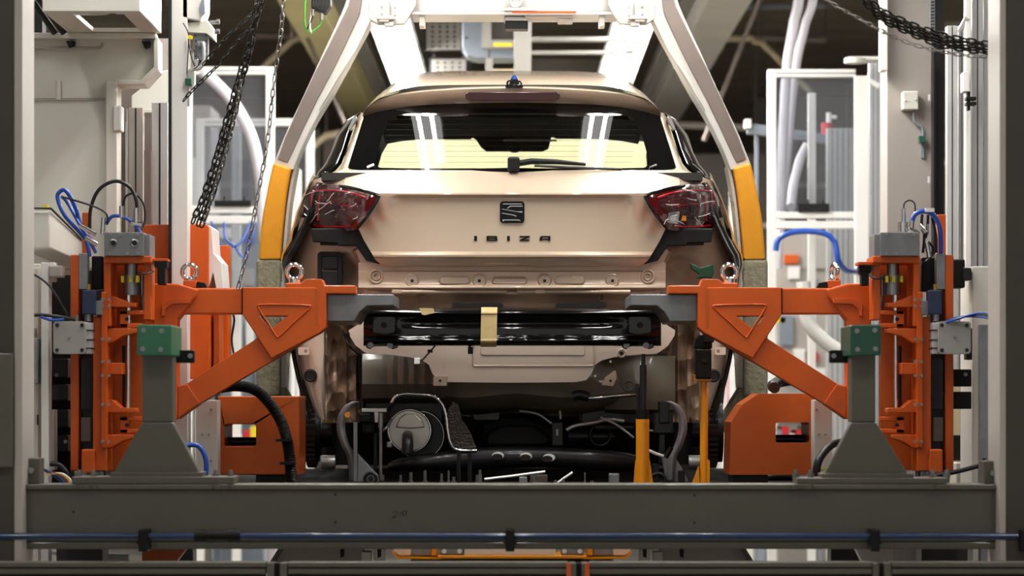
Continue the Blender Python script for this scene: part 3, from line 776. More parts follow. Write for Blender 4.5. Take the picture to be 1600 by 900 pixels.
g = G().box(790, 132, 817, 137.5, D0 + .272, .08); g.poly([(795, 133), (798, 124), (801, 118), (806, 118), (809, 124), (812, 133)], D0 + .275, .06); g.ring(796, 130, D0 + .27, 3.6, 1.6); g.ring(811, 131, D0 + .27, 3.6, 1.6)
g.to('aerial_base', gloss_black, car, bev=.003)
G().poly([(800, 124), (802, 117), (805, 117), (808, 124)], D0 + .268, .03).to('aerial_cap', blue_hose, car)

# body sides and greenhouse (one surface each side), windscreen, bonnet
def side_x(zr):
    tab = [(-.45, .80), (-.30, .855), (0, .885), (.25, .895), (.5, .895), (.62, .885), (.75, .85), (.88, .79), (.9, .785), (1.05, .70), (1.17, .615)]
    for a, b in zip(tab, tab[1:]):
        if a[0] <= zr <= b[0]:
            return a[1] + (b[1] - a[1]) * (zr - a[0]) / (b[0] - a[0])
    return tab[0][1] if zr < tab[0][0] else tab[-1][1]
YW, ZW, RW = .80, -.16, .36
Yst = [.36, .42, .5, .62, .8, .98, 1.1, 1.17, 1.3, 1.7, 2.2, 2.8, 3.1, 3.3, 3.45, 3.6, 3.8, 3.95]
def taper(Y):
    if Y < .5: return 1 - .02 * ((.5 - Y) / .14) ** 2
    if Y > 2.6: return 1 - .13 * ((Y - 2.6) / 1.35) ** 2
    return 1
for s in (-1, 1):
    rr = []
    for Y in Yst:
        zl = -.29
        for yc in (YW, 3.42):
            if abs(Y - yc) < RW: zl = max(zl, ZW + math.sqrt(RW * RW - (Y - yc) ** 2))
        if Y < .44: zl = .12
        top = .88 if Y < 2.9 else .88 - (Y - 2.9) * .16
        rr.append([Vector((s * side_x(zl + (top - zl) * k / 10) * taper(Y), Y, ZC + zl + (top - zl) * k / 10)) for k in range(11)])
    sp = G().grid(rr).to('body_side', paint, car, sm=50)
    rr = []
    for Y, zt_ in ((.55, 1.12), (.8, 1.155), (1.3, 1.185), (1.8, 1.175), (2.0, 1.15), (2.4, 1.02), (2.85, .885)):
        rr.append([Vector((s * (side_x(.88 + (zt_ - .88) * k / 5) - .028), Y, ZC + .88 + (zt_ - .88) * k / 5)) for k in range(6)])
    G().grid(rr).to('side_window', side_glass if 0 else gloss_black, car, sm=50, label='dark side glass')
    g = G()
    for Yc in (YW, 3.42):
        c = Vector((s * .80, Yc, ZC + ZW - .08))
        if Yc > 1: g.tube([c, c + Vector((-s * .16, 0, 0))], .14, 20)
    g.to('front_hub', black_metal, car)
G().grid([[Vector((u / 8 * w, Y + .12 * (1 - (u / 8) ** 2) * (1 if Y > 2.2 else .5), ZC + z)) for u in range(-8, 9)] for Y, z, w in ((1.98, 1.30, .55), (2.4, 1.10, .66), (2.8, .89, .74))]).to('windscreen', clear_glass, car, sm=60)
G().grid([[Vector((u / 8 * w, Y + .1 * (1 - (u / 8) ** 2), ZC + z + .05 * (1 - (u / 8) ** 4))) for u in range(-8, 9)] for Y, z, w in ((2.75, .85, .75), (3.2, .78, .76), (3.7, .66, .72), (3.95, .50, .68), (4.0, .1, .68), (3.95, -.3, .68))]).to('bonnet', paint, car, sm=50)
# cabin
G().grid([[Vector((u / 8 * .56, Y, ZC + z - .03 * (u / 8) ** 4)) for u in range(-8, 9)] for Y, z in ((.56, 1.118), (1.0, 1.15), (1.6, 1.17), (1.96, 1.15))]).to('headliner', headliner, car, sm=50)
v = [(570, 180), (1030, 180), (1030, 226), (1024, 231), (1012, 221), (985, 217), (870, 216), (862, 213), (857, 232), (848, 236), (760, 236), (752, 230), (744, 218), (738, 214), (735, 217), (622, 217), (606, 222), (596, 240), (588, 268), (560, 268), (560, 180)]
G().poly(v, 13.93, .04).to('windscreen_header', headliner, car)
G().poly([(1040, 180), (1030, 180), (1016, 226), (1010, 240), (1012, 268), (1040, 268)], 13.92, .04).to('windscreen_pillar', headliner, car)
G().poly(ellipse(804, 229, 12, 9, 16), 13.88, .04).to('rear_view_mirror', black_plastic, car, bev=.005)
G().box(786, 218, 870, 220.5, 13.85, .02).to('mirror_wire', alu, car)
G().wbox((-.74, .22, ZC + .84), (.74, 2.0, ZC + .87)).to('cabin_tray', headliner, car)
G().wbox((-.74, 2.0, ZC + .80), (.74, 2.85, ZC + .875)).to('dashboard', black_plastic, car, bev=.02)

for s in (0, 1):
    MX[0] = bool(s)
    # painted hatch edge, black quarter trims
    rr = []
    for x, y, d in ((571, 177, 12.55), (566, 185, 12.54), (556, 219, 12.46), (543, 255, 12.36), (536, 272, 12.32), (531, 288, 12.28)):
        rr.append([P(x + 3, y - 1, d - .02), P(x - 1, y, d - .02), P(x - 7, y - 1, d + .03)])
    G().grid(rr).to('hatch_edge', paint, car, sm=40)
    rr = []
    for x, y, d, w in ((563, 176, 12.60, 3), (557, 186, 12.58, 16), (549, 210, 12.52, 24), (541, 235, 12.46, 24), (534, 255, 12.42, 27), (524, 267, 12.40, 27), (508, 276, 12.42, 16), (496, 282, 12.46, 8)):
        rr.append([P(x, y, d), P(x - w * .25, y - 1, d - .035), P(x - w * .6, y, d - .02), P(x - w, y + 2, d + .12)])
    G().grid(rr).to('quarter_trim', gloss_black, car, sm=40)
    g = G().tube([P(558, 184, 12.54), P(550, 196, 12.5)], .012, 6)
    G().poly([(551, 183), (557, 181), (559, 185), (548, 205), (543, 203)], 12.50, .05).to('trim_end', white_paint if 0 else chrome, car, bev=.004)
    # shoulder under the trim
    rr = []
    for k in range(7):
        f = k / 6
        rr.append([P(545 - 58 * f, 262 + 20 * f, 12.26 + .16 * f * f), P(544 - 60 * f, 285 + 12 * f, 12.20 + .18 * f * f), P(546 - 66 * f, 300 + 10 * f, 12.19 + .2 * f * f)])
    G().grid(rr).to('quarter_shoulder', paint, car, sm=40)
    # silhouette band of the quarter panel, its dark grazing reflection painted black
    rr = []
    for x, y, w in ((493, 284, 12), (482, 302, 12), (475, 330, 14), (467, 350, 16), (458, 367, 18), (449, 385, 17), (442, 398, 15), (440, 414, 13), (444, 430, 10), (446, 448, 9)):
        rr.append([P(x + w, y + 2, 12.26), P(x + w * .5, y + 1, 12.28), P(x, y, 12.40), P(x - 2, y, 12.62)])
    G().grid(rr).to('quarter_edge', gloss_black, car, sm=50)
    # inner quarter panel where the bumper will go
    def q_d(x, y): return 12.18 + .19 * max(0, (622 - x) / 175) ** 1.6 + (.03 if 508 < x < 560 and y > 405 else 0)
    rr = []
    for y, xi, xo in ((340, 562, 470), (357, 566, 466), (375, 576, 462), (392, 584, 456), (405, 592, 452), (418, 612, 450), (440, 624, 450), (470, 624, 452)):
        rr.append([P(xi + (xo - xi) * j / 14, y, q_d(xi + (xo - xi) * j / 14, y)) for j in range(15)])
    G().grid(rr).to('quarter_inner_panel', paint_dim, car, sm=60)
    rr = []
    for y, xi, xo in ((384, 590, 560), (392, 594, 548), (400, 598, 552), (420, 608, 560), (446, 608, 562), (470, 604, 562)):
        rr.append([P(xi + (xo - xi) * f, y, 12.17 + dd) for f, dd in ((0, .02), (.15, .015), (.5, 0), (.85, .01), (1, .06))])
    G().grid(rr).to('corner_gusset', paint_raw, car, sm=50)
    # black bracket under the lamp
    G().poly([(486, 357), (560, 356), (590, 404), (594, 413), (572, 407), (556, 384), (528, 384), (526, 380), (488, 378)], 12.14, .03).to('lamp_bracket', black_plastic, car, bev=.004)
    G().box(500, 362, 528, 383, 12.15, .03).to('bracket_box', black_plastic, car, bev=.003)
    screws(car, [(544, 376)], 12.155, 5, gloss_black, 'grommet', .02)
    if not s:
        v_ = G().poly(rrect(496, 393, 534, 450, 6), 12.20, .05, [rrect(502, 400, 528, 446, 3)]).to('cabin_vent', black_plastic, car, bev=.004)
        for y0, y1 in ((400, 420), (423, 446)):
            a = P(502, y0, 12.14); b = P(528, y1, 12.14)
            G().poly([(502, y0), (528, y0), (528, y1), (502, y1)], 12.225, .012).to('vent_flap', black_metal, v_, bev=.002)
    if s:
        G().poly([(486, 412), (505, 418), (522, 410), (519, 421), (508, 428), (512, 436), (494, 433), (488, 436), (484, 424)], 12.15, .03).to('green_plug', mat('deep_green_plastic', '#0b3a20', .4), car, bev=.004)
    # tail lamp
    LP = [(487, 291), (510, 288), (530, 289), (552, 293), (580, 300), (590, 304), (592, 309), (575, 336), (558, 357), (552, 360), (500, 363), (480, 362), (474, 352), (474, 330), (479, 305)]
    def l_d(x, y): return 12.04 + .30 * max(0, (592 - x) / 118) ** 1.9 + .03 * ((y - 326) / 36) ** 2
    c = (530, 327)
    aa = [2 * math.pi * i / 72 for i in range(72)]
    A = [ray_poly(LP, c, a) for a in aa]
    rg = ringgrid(A, [c] * 72, 6, l_d)
    rim = [[p + Vector((0, .07, 0)) for p in rg[0]]]
    tl = G().grid(rim + rg).to('tail_lamp', red_lens, car, sm=40)
    for pts, r in (([(489, 301), (487, 325), (484, 350)], .006), ([(489, 299), (515, 297), (548, 301), (572, 309)], .004), ([(490, 352), (520, 355), (548, 353)], .004), ([(500, 306), (497, 345)], .005), ([(510, 318), (545, 322)], .003)):
        G().tube(catmull([P(x, y, l_d(x, y) - .002) for x, y in pts], 6), r, 6).to('light_bar', red_bar, tl, sm=60)
    if s:
        G().poly([(538, 330), (566, 333), (556, 348), (541, 350)], l_d(550, 340) - .012, .02).to('reverse_lens', clear_lens, tl, label='clear reversing lens')
        G().disc(548, 341, l_d(548, 341) - .016, 5, .01).to('reverse_bulb', chrome, tl)
        G().box(528, 337, 536, 345, l_d(532, 340) - .006, .01).to('indicator_bulb', amber, tl)
    g = G().tube(catmull([P(x, y, l_d(x, y) - .004) for x, y in ((530, 290), (552, 294), (580, 301), (590, 305), (591, 310), (575, 336), (558, 357))], 6), .006, 6)
    g.to('lamp_seal', gloss_black, tl, sm=60)
    # crumpled protective wrap over the lamp
    rnd = random.Random(11 + s)
    FP = [(478, 296), (484, 286), (505, 283), (520, 285), (540, 292), (566, 300), (572, 312), (566, 330), (558, 346), (545, 354), (510, 352), (476, 355), (468, 345), (476, 320)]
    if s: FP = [(452, 318), (458, 302), (472, 293), (500, 288), (530, 290), (562, 304), (574, 316), (560, 330), (548, 338), (510, 345), (476, 350), (462, 352), (466, 340), (458, 336)]
    A = [ray_poly(FP, (522, 322), a) for a in aa]
    rg = ringgrid(A, [(522, 322)] * 72, 14, lambda x, y: l_d(x, y) - .02)
    noise = lambda: rnd.uniform(-.009, .009)
    rg2 = [[p + Vector((noise() * .5, noise() + (.05 if i == 0 else 0), noise() * .5)) for p in r[:-1]] for i, r in enumerate(rg)]
    rg2[-1] = [rg2[-1][0]] * len(rg2[-1])
    rg2 = [r + r[:1] for r in rg2]
    G().grid(rg2).to('protective_wrap', film, car, sm=25, label='crumpled clear film taped over the tail lamp')
    for k in range(11):
        x, y = rnd.uniform(478, 560), rnd.uniform(294, 350)
        L_ = rnd.uniform(8, 22); an = rnd.uniform(-1.2, 1.2)
        q = [(x + L_ * f * math.cos(an) + rnd.uniform(-1.5, 1.5), y + L_ * f * math.sin(an) + rnd.uniform(-1.5, 1.5)) for f in (-.5, -.2, .2, .5)]
        q = [p_ for p_ in q if 288 < p_[1] < 356 and p_[0] < 572]
        if len(q) > 2: G().tube(catmull([P(a_, b_, l_d(a_, b_) - .03) for a_, b_ in q], 4), [.0006] + [.0016] * (4 * len(q) - 5) + [.0006], 5).to('wrap_crease', film_crease, car, sm=60)
    # wheel arch flange, plug, liner
    rr = []
    for y, xo, xm, xi in ((500, 458, 480, 510), (525, 461, 485, 509), (545, 464, 486, 509), (570, 469, 488, 508), (595, 476, 491, 508), (615, 482, 495, 508), (635, 489, 499, 508), (655, 499, 504, 509)):
        rr.append([P(xo, y, 12.50), P(xo + 3, y, 12.40), P((xo + xm) / 2, y, 12.31), P(xm, y, 12.28), P((xm + xi) / 2, y, 12.27), P(xi - 3, y, 12.28), P(xi, y, 12.36)])
    G().grid(rr).to('fender_flange', paint_lower, car, sm=50)
    G().tube(catmull([P(x, y, 12.46) for x, y in ((457, 505), (457, 540), (463, 575), (471, 608), (479, 635), (486, 655))], 6), .009, 8).to('arch_edge', gloss_black, car, sm=60)
    g = G().disc(485, 587, 12.265, 10.5, .03, 20); g.ring(485, 587, 12.265, 8, 1.2)
    g.to('rubber_plug', rubber, car, sm=40)
    G().poly(rrect(466, 542.5, 483, 554.5, 2), 12.262, .03, [rrect(475.5, 546, 480, 551, .6)]).to('clip_nut', paint_lower, car)
    rr = []
    for y in range(500, 661, 16):
        rr.append([P(x, y, 12.36 + .10 * ((x - 508) / 55) + .012 * math.sin(y * .35 + x * .2) + .012 * math.sin(x * .45)) for x in range(506, 571, 5)])
    G().grid(rr).to('wheel_arch_liner', foil_brown, car, sm=60)
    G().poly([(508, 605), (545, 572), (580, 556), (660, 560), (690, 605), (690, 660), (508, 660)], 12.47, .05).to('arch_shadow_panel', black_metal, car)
    # shock absorber, hub
    g = G().vcyl(567, 556, 598, 12.42, 10, 16)
    for k in range(6): g.box(556 + k * 4, 560, 557.6 + k * 4, 597, 12.385, .05)
    g.to('shock_absorber', black_plastic, car)
    G().vcyl(566, 598, 640, 12.44, 5).to('shock_rod', black_metal, car, sm=40)
    g = G()
    for x0, x1, r in ((472, 480, 46), (480, 496, 52), (496, 502, 44), (502, 520, 24)): g.hcyl(x0, x1, 676, 12.75, r, 40)
    for k in range(36):
        a = 2 * math.pi * k / 36
        c = P(488, 676, 12.75) + Vector((0, math.cos(a), math.sin(a))) * (52.5 * 12.75 / F)
        g.wbox(c - Vector((.018, .006, .006)), c + Vector((.018, .006, .006)))
    g.to('brake_drum', black_metal, car, sm=40)
    G().hcyl(496, 499, 684, 12.72, 30, 30).to('drum_face', steel if 0 else black_plastic, car, sm=40)
    G().hcyl(503, 524, 722, 12.5, 11, 14).to('brake_caliper', alu, car, sm=40)
    G().box(500, 712, 512, 731, 12.48, .05).to('caliper_bracket', alu, car, bev=.004)
MX[0] = False

# rear cross panel with its embossings
def rp_d(x, y):
    b = 12.075 + .08 * abs((x - 800) / 240) ** 2.4
    for a0, b0, dd in ((410, 424, .02), (424, 443, .006), (443, 447, 0), (447, 451, -.006), (451, 455, .012), (455, 460, .05), (460, 470, .075), (470, 500, .09)):
        if a0 <= y <= b0: return b + dd
    return b
rr = []
for y in (410, 417, 423, 424.5, 430, 436, 442, 445, 448, 450, 453, 456, 460, 465, 475, 490, 500):
    e = 560 if y < 452 else 575
    rr.append([P(e + (800 - e) * 2 * j / 60, y, rp_d(e + (800 - e) * 2 * j / 60, y)) for j in range(61)])
rp = G().grid(rr).to('rear_cross_panel', paint_raw, car, sm=45)
for x in (644, 749, 851, 957):
    g = G().disc(x, 438, rp_d(x, 438) - .008, 8.5, .03, 20); g.ring(x, 438, rp_d(x, 438) - .004, 9, 2.2)
    g.to('embossed_disc', paint_raw, rp, sm=40)
    G().box(x - 2.2, 436.5, x + 2.2, 441, rp_d(x, 438) - .0095, .01).to('square_hole', cavity, rp)
for x in (588, 1012):
    g = G().ring(x, 432, rp_d(x, 432) - .004, 10, 2); g.ring(x, 432, rp_d(x, 432) - .004, 5.5, 1.6)
    g.to('embossed_ring', paint_raw, rp, sm=60)
for x0, x1 in ((688, 733), (770, 822), (868, 912)):
    g = G().poly(rrect(x0, 433.5, x1, 443, 4.5), rp_d(800, 438) - .002, .02)
    q = rrect(x0, 433.5, x1, 443, 4.5); g.tube([P(x, y, rp_d(x, 438) - .001) for x, y in q], .006, 6, closed=True)
    g.to('embossed_slot', paint_raw, rp, sm=40)
g = G(); g.hcyl(620, 792, 456, 12.10, 3.4, 10); g.hcyl(808, 985, 456, 12.10, 3.4, 10)
g.to('hem_flange', paint_raw, rp, sm=50)
for x in (660, 940): G().ring(x, 466, 12.15, 5, 1.6).to('embossed_ring', paint_dim, rp, sm=60)
for x0, x1 in ((706, 786), (868, 948)): G().poly(rrect(x0, 474, x1, 490, 3), 12.10, .05).to('air_outlet', cavity, car)
for x in (612, 836): G().box(x, 452.5, x + 16, 458.5, 12.085, .02).to('hem_tab', paint_raw, rp, bev=.002)

# lower rear panel
LPN = sym([(800, 482), (575, 482), (557, 492), (558, 508), (545, 516), (546, 524), (556, 540), (568, 549), (575, 553), (605, 554), (640, 558), (660, 563), (670, 570), (676, 584), (684, 594), (700, 597), (800, 598)])
lp = G().poly(LPN, 12.11, .02).to('lower_rear_panel', paint_lower, car, bev=.004)
g = G()
for q, r in ((rrect(739, 538, 928, 572, 4), .005), (rrect(752, 541, 913, 554.5, 3), .004)):
    g.tube([P(x, y, 12.11) for x, y in q], r, 6, closed=True)
g.to('embossed_frame', paint_lower, lp, sm=60)
G().poly(rrect(752, 541, 913, 554.5, 3), 12.106, .02).to('embossed_bar', paint_lower, lp, bev=.003)
for pts in ([(677, 588), (699, 588), (698, 603), (677, 603)], [(946, 589), (962, 578), (964, 590), (958, 604), (940, 602)]):
    o = G().poly(pts, 12.095, .02).to('jacking_tab', paint_raw, lp, bev=.002)
    screws(lp, [(sum(p[0] for p in pts) / len(pts), 595)], 12.092, 2.2, cavity, 'tab_hole', .01)
g = G().ring(971, 552, 12.105, 6, 1.4); g.to('embossed_ring', paint_lower, lp, sm=60)
screws(lp, [(971, 552)], 12.104, 3, cavity, 'tab_hole', .01)
screws(lp, [(x, y) for x in (720, 745, 770, 800, 830, 863, 895, 930) for y in (587.5,)] + [(633, 545), (694, 566), (952, 548), (954, 565)], 12.107, 2, paint_lower, 'spot_weld', .01)
# bumper beam
prof0 = [(481, .05), (482.5, .02), (486, .005), (490, .0), (494, .014), (499, .015), (503, .015), (507, .015), (511, .016), (516, .017), (524, .018), (526, .016), (529, .006), (532, .002), (535, .006), (537.5, .016), (540, .03), (541, .06)]
prof = [(p.x, p.y) for p in catmull([Vector((a, b, 0)) for a, b in prof0], 3)]
rr = []
for y, dd in prof:
    r = []
    for j in range(97):
        x = 568 + 465 * j / 96
        w = max(0, min(1, (x - 622) / 40)) * max(0, min(1, (978 - x) / 40))
        d = 11.93 + .05 * abs((x - 800) / 232) ** 2 + dd
        if 496 < y < 514:
            g_ = .5 - .5 * math.cos(2 * math.pi * min(1, max(0, (y - 496) / 18)))
            d += .016 * w * g_
        if y > 524: d += .0016 * math.sin(x * .12) * w
        r.append(P(x, y, d))
    rr.append(r)
bb = G().grid(rr).to('bumper_beam', gloss_black, car, sm=70)
for x in (600, 1000):
    G().poly(rrect(x - 17, 495, x + 17, 520, 3), 11.955, .02).to('tow_plate', gloss_black, bb, bev=.003)
    screws(bb, [(x, 508)], 11.952, 5, cavity, 'tow_hole', .01)
    G().poly([(x - 28, 528), (x + 20, 528), (x + 22, 543), (x + 14, 546), (x + 6, 541), (x - 14, 541), (x - 22, 546), (x - 28, 543)], 11.99, .03).to('beam_foot', gloss_black, bb, bev=.003)
    screws(bb, [(x - 21, 539.5), (x + 9.5, 539.5)], 11.975, 5, zinc, 'bolt', .03)
G().poly([(655, 481.5), (677, 481.5), (679, 489), (663, 492.5), (659, 491)], 11.925, .004).to('tape_strip', tape, bb)
rr = []
for y, dd in prof: rr.append([P(752 + 25 * k / 4 - (y - 481) * .02, y - (1 if y < 482 else 0) + (1 if y > 540 else 0), 11.925 + (.004 if 490 < y < 530 else dd)) for k in range(5)])
G().grid(rr).to('tape_strip', tape, bb, sm=50)
# loose wiring clips
G().pt([(682, 538, 11.99), (672, 549, 11.98), (660, 562, 11.97), (652, 564, 11.97)], .0035, 6).to('wire', black_plastic, car)
G().box(647, 559, 656, 569, 11.96, .02).to('plug', white_plastic, car, bev=.003, label='white wiring plug')
G().box(668, 546, 676, 551, 11.97, .02).to('wire_clip', black_plastic, car)
g = G().box(731, 542, 739, 553, 11.98, .03); g.vcyl(734, 538, 543, 11.99, 2)
g.to('sensor', black_plastic, car, bev=.002)
G().pt([(535, 516, 12.0), (540, 530, 12.0), (550, 545, 12.0), (565, 556, 12.1)], .004, 6).to('wire', black_plastic, car)
G().box(538, 519, 546, 526, 12.0, .03).to('wire_clip', black_plastic, car, bev=.003)

# ---- underbody
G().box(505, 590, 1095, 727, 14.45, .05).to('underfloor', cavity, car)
rr = []
for y, d in ((560, 12.35), (585, 12.28), (600, 12.25), (618, 12.24), (635, 12.3), (645, 12.45), (648, 13.4)):
    rr.append([P(690 + 300 * j / 20, y + 3 * math.sin(j * .6), d + .10 * abs((j - 10) / 10) ** 2) for j in range(21)])
G().grid(rr).to('spare_wheel_well', olive_pan, car, sm=50)
rr = []
for y, d in ((553, 12.3), (575, 12.27), (600, 12.26), (622, 12.3), (632, 12.5)):
    rr.append([P(566 + 130 * j / 40, y, d + .006 * math.sin(j * 1.2) * (j > 10)) for j in range(41)])
G().grid(rr).to('ribbed_pan', olive_dark if 0 else olive_pan, car, sm=30)
rr = []
for y, d in ((556, 12.36), (600, 12.3), (640, 12.34), (655, 12.6)):
    rr.append([P(945 + 110 * j / 20, y, d + .05 * ((j - 10) / 10) ** 2) for j in range(21)])
G().grid(rr).to('side_pan', olive_pan, car, sm=50)
G().ring(982, 603, 12.29, 8, 1.5).to('drain_plug', olive_pan, car, sm=60)
G().pt([(905, 620, 12.2), (925, 622, 12.2), (955, 619, 12.2), (995, 616, 12.2)], .009).to('white_rod', chrome, car, sm=60)
G().pt([(896, 620, 12.19), (906, 617, 12.19), (920, 621, 12.19)], [.02] * 13).to('rod_boot', rubber, car, sm=60)
# silencer with tail pipe
g = G(); c = P(656, 680, 12.42)
g.tube([c, c + Vector((0, .5, 0))], 38 * 12.42 / F, 32)
g.ring(656, 680, 12.42, 37.5, 1.6, n=32)
g.to('silencer', black_metal, car, sm=50)
G().ring(656, 680, 12.41, 37.5, 1.8, n=36).to('silencer_seam', chrome, car, sm=60)
g = G().disc(640, 673, 12.28, 33, .14, 36)
g.to('silencer_cap', bright_steel, car, sm=40, bev=.004)
G().ring(640, 673, 12.28, 33, 2, n=36).to('cap_seam', chrome, car, sm=60)
G().poly([(618, 668), (640, 670), (664, 668), (660, 656), (650, 647), (634, 646), (624, 653)], 12.272, .02).to('cap_emboss', bright_steel, car, bev=.006)
g = G().tube(catmull([P(637, 681, 12.29), P(637, 683, 12.2), P(637, 692, 12.14), P(636.5, 709, 12.13)], 6), 9 * 12.15 / F, 14)
g.to('tail_pipe', alu_dark if 0 else black_metal, car, sm=50)
# heat shield
hp = catmull([(597, 640, 0), (609, 634, 0), (616, 622, 0), (628, 616, 0), (650, 616, 0), (676, 619, 0), (690, 630, 0), (697, 650, 0), (700, 676, 0), (704, 692, 0), (714, 703, 0), (745, 704, 0)], 6)
G().grid([[P(p.x, p.y, 12.2) for p in hp], [P(p.x, p.y - 3, 12.5) for p in hp], [P(p.x, p.y - 3, 12.9) for p in hp]]).to('heat_shield', foil_check, car, sm=60, thick=.003)
q = [P(p.x, p.y, 12.2) for p in hp]
g = G().tube(q[8:], [.0085 if i % 2 else .0060 for i in range(len(q) - 8)], 8)
g.to('shield_bead', chrome, car, sm=60)
G().poly([(700, 640), (708, 628), (716, 632), (722, 655), (735, 676), (746, 704), (714, 702), (704, 690)], 12.21, .006).to('shield_flap', foil_check, car)
# struts, clamps, rods
G().box(565, 638, 604, 644, 12.15, .05).to('mount_plate', alu, car, bev=.002)
G().poly([(585, 644), (591, 644), (590, 660), (586, 660)], 12.15, .04).to('mount_web', alu, car)
G().box(561, 645, 580, 660, 12.15, .08).to('rubber_mount', black_plastic, car, bev=.006)
G().box(567, 660, 584, 678, 12.17, .08).to('rubber_mount', black_plastic, car, bev=.008)
g = G().vcyl(595, 645, 668, 12.12, 4); g.vcyl(595, 668, 746, 12.12, 2.6); g.vcyl(595, 742, 751, 12.12, 6, 6)
g.to('link_rod', steel, car, sm=40)
G().vcyl(587, 676, 735, 12.2, 3).to('link_rod', black_metal, car, sm=40)
G().pt([(596, 674, 12.14), (604, 668, 12.14), (612, 655, 12.2)], .006).to('hanger_rod', steel, car, sm=60)
G().box(604, 690, 613, 700, 12.2, .05).to('rubber_mount', steel, car, bev=.005)
rr = []
for x, y0, y1, d in ((606, 724, 736, 12.3), (625, 714, 736, 12.22), (660, 712, 737, 12.2), (690, 706, 735, 12.2), (730, 700, 736, 12.2), (760, 698, 734, 12.2), (800, 697, 731, 12.2), (850, 698, 730, 12.2), (900, 701, 733, 12.2), (950, 703, 737, 12.2), (985, 708, 738, 12.24), (1010, 716, 736, 12.3)):
    m_ = (y0 + y1) / 2
    rr.append([P(x, y0, d + .06), P(x, y0 + 1, d + .02), P(x, y0 + 4, d), P(x, m_, d - .01), P(x, y1 - 4, d), P(x, y1 - 1, d + .02), P(x, y1, d + .06)])
G().grid(rr).to('twist_axle', gloss_black if 0 else black_metal, car, sm=60, sub=1)
for x, y in ((778, 712), (822, 713), (858, 715)):
    G().poly(ellipse(x, y, 9.5, 6, 18), 12.18, .015).to('axle_hole_rim', white_plastic, car, bev=.002)
    G().poly(ellipse(x + (-1 if x < 840 else -3), y + 2, 8.5, 5, 18), 12.176, .015).to('axle_hole', cavity, car)
G().poly([(757, 688), (760, 676), (778, 666), (838, 666), (858, 680), (862, 692), (850, 698), (760, 698)], 12.5, .2).to('fuel_tank', black_plastic, car, bev=.02)
G().poly([(740, 664), (770, 652), (840, 650), (880, 668), (900, 690), (740, 700)], 12.75, .2).to('tank_shield', black_plastic, car, bev=.03)
g = G().box(862, 660, 880, 697, 12.35, .08)
g.to('strap_clamp', black_metal, car, bev=.004)
G().box(868, 670, 873, 682, 12.34, .02).to('clamp_bolt', steel, car, bev=.003)
G().pt([(812, 642, 12.4), (840, 647, 12.38), (862, 662, 12.38)], .005).to('brake_line', alu, car, sm=60)
G().pt([(850, 637, 12.4), (872, 638, 12.38), (876, 655, 12.38)], .005).to('brake_line', alu, car, sm=60)
G().pt([(885, 672, 12.36), (900, 665, 12.36), (930, 660, 12.36), (950, 655, 12.36), (975, 658, 12.36)], .008).to('brake_line', alu, car, sm=60, label='pale wiring tube')
G().pt([(938, 652, 12.35), (960, 662, 12.33), (975, 672, 12.3), (990, 684, 12.3)], .005).to('brake_line', alu, car, sm=60)
G().pt([(1012, 672, 12.2), (1022, 672, 12.2), (1022, 655, 12.2)], .005).to('brake_line', alu, car, sm=60)
g = G().hcyl(888, 960, 682, 12.6, 22, 20); g.ring(938, 680, 12.5, 16, 3)
g.to('exhaust_pipe', black_metal, car, sm=50)
G().hcyl(930, 990, 668, 12.45, 8, 14).to('filler_hose', rubber, car, sm=50)
g = G()
for k in range(7):
    a = 640 + k * 4
    g.ring(970, a, 12.7, 16, 2, (0, 0, 1))
g.to('coil_spring', black_metal, car, sm=60)
for x, y, w, h in ((905, 640, 30, 18), (740, 640, 40, 16), (700, 636, 36, 10)):
    G().poly(rrect(x, y, x + w, y + h, 4), 12.7, .1).to('underbody_box', olive_pan, car, bev=.006)
G().box(923, 641, 932, 652, 12.68, .02).to('red_tag', red, car)
# yellow tag in the left hub, silver fittings
G().box(504, 649, 528, 661, 12.45, .04).to('hub_label', yellow, car, bev=.003, label='yellow plate beside the left brake drum')
# hub carrier brackets
for s in (0, 1):
    MX[0] = bool(s)
    q = catmull([P(558, 627, 12.05), P(545, 634, 12.05), P(535, 650, 12.05), P(533, 672, 12.05), P(540, 696, 12.05), P(549, 714, 12.05), P(553, 753, 12.05)], 6)
    a = [p + Vector((-6.5 * 12 / F, 0, 0)) for p in q]; b = [p + Vector((6.5 * 12 / F, 0, 0)) for p in q]
    tt = T('curved_fixture_arm', 'curved grey fixture arm standing under the %s rear wheel hub' % ('left', 'right')[s], 'arm', P(550, 753, 12.05))
    G().grid([a, b]).to('curved_plate', block_steel, tt, thick=.03, sm=60)
    if not s:
        G().box(552, 660, 558, 753, 12.0, .04).to('upright', block_steel, tt, bev=.002)
        G().poly([(558, 708), (590, 742), (592, 753), (558, 753)], 12.01, .04).to('gusset', block_steel, tt, bev=.003)
        g = G().ring(579, 748, 12.0, 9, 2.5); g.disc(579, 748, 12.0, 4, .03)
        g.to('pivot', black_metal, tt, sm=50)
        G().disc(543, 648, 12.0, 5, .02, 6).to('orange_knob', amber, tt)
    else:
        G().poly([(553, 700), (530, 740), (524, 753), (560, 753), (566, 715)], 12.04, .03).to('foot_plate', block_steel, tt, bev=.004)
        G().ring(572, 752, 12.0, 12, 3).to('pivot', black_metal, tt, sm=50)
        G().pt([(590, 702, 11.98), (575, 709, 11.98), (560, 714, 11.98)], .006).to('strap', white_plastic, tt)
        G().tube([P(560, 715, 11.97), P(551, 699, 11.97)], .01, 8).to('strap_end', black_plastic, tt)
        g = G().box(553, 626, 570, 662, 12.1, .1); g.box(548, 645, 578, 678, 12.12, .1)
        g.to('clamp_block', black_metal, tt, bev=.006)
        G().box(561, 678, 570, 725, 12.13, .05).to('clamp_stem', black_metal, tt, bev=.003)
MX[0] = False
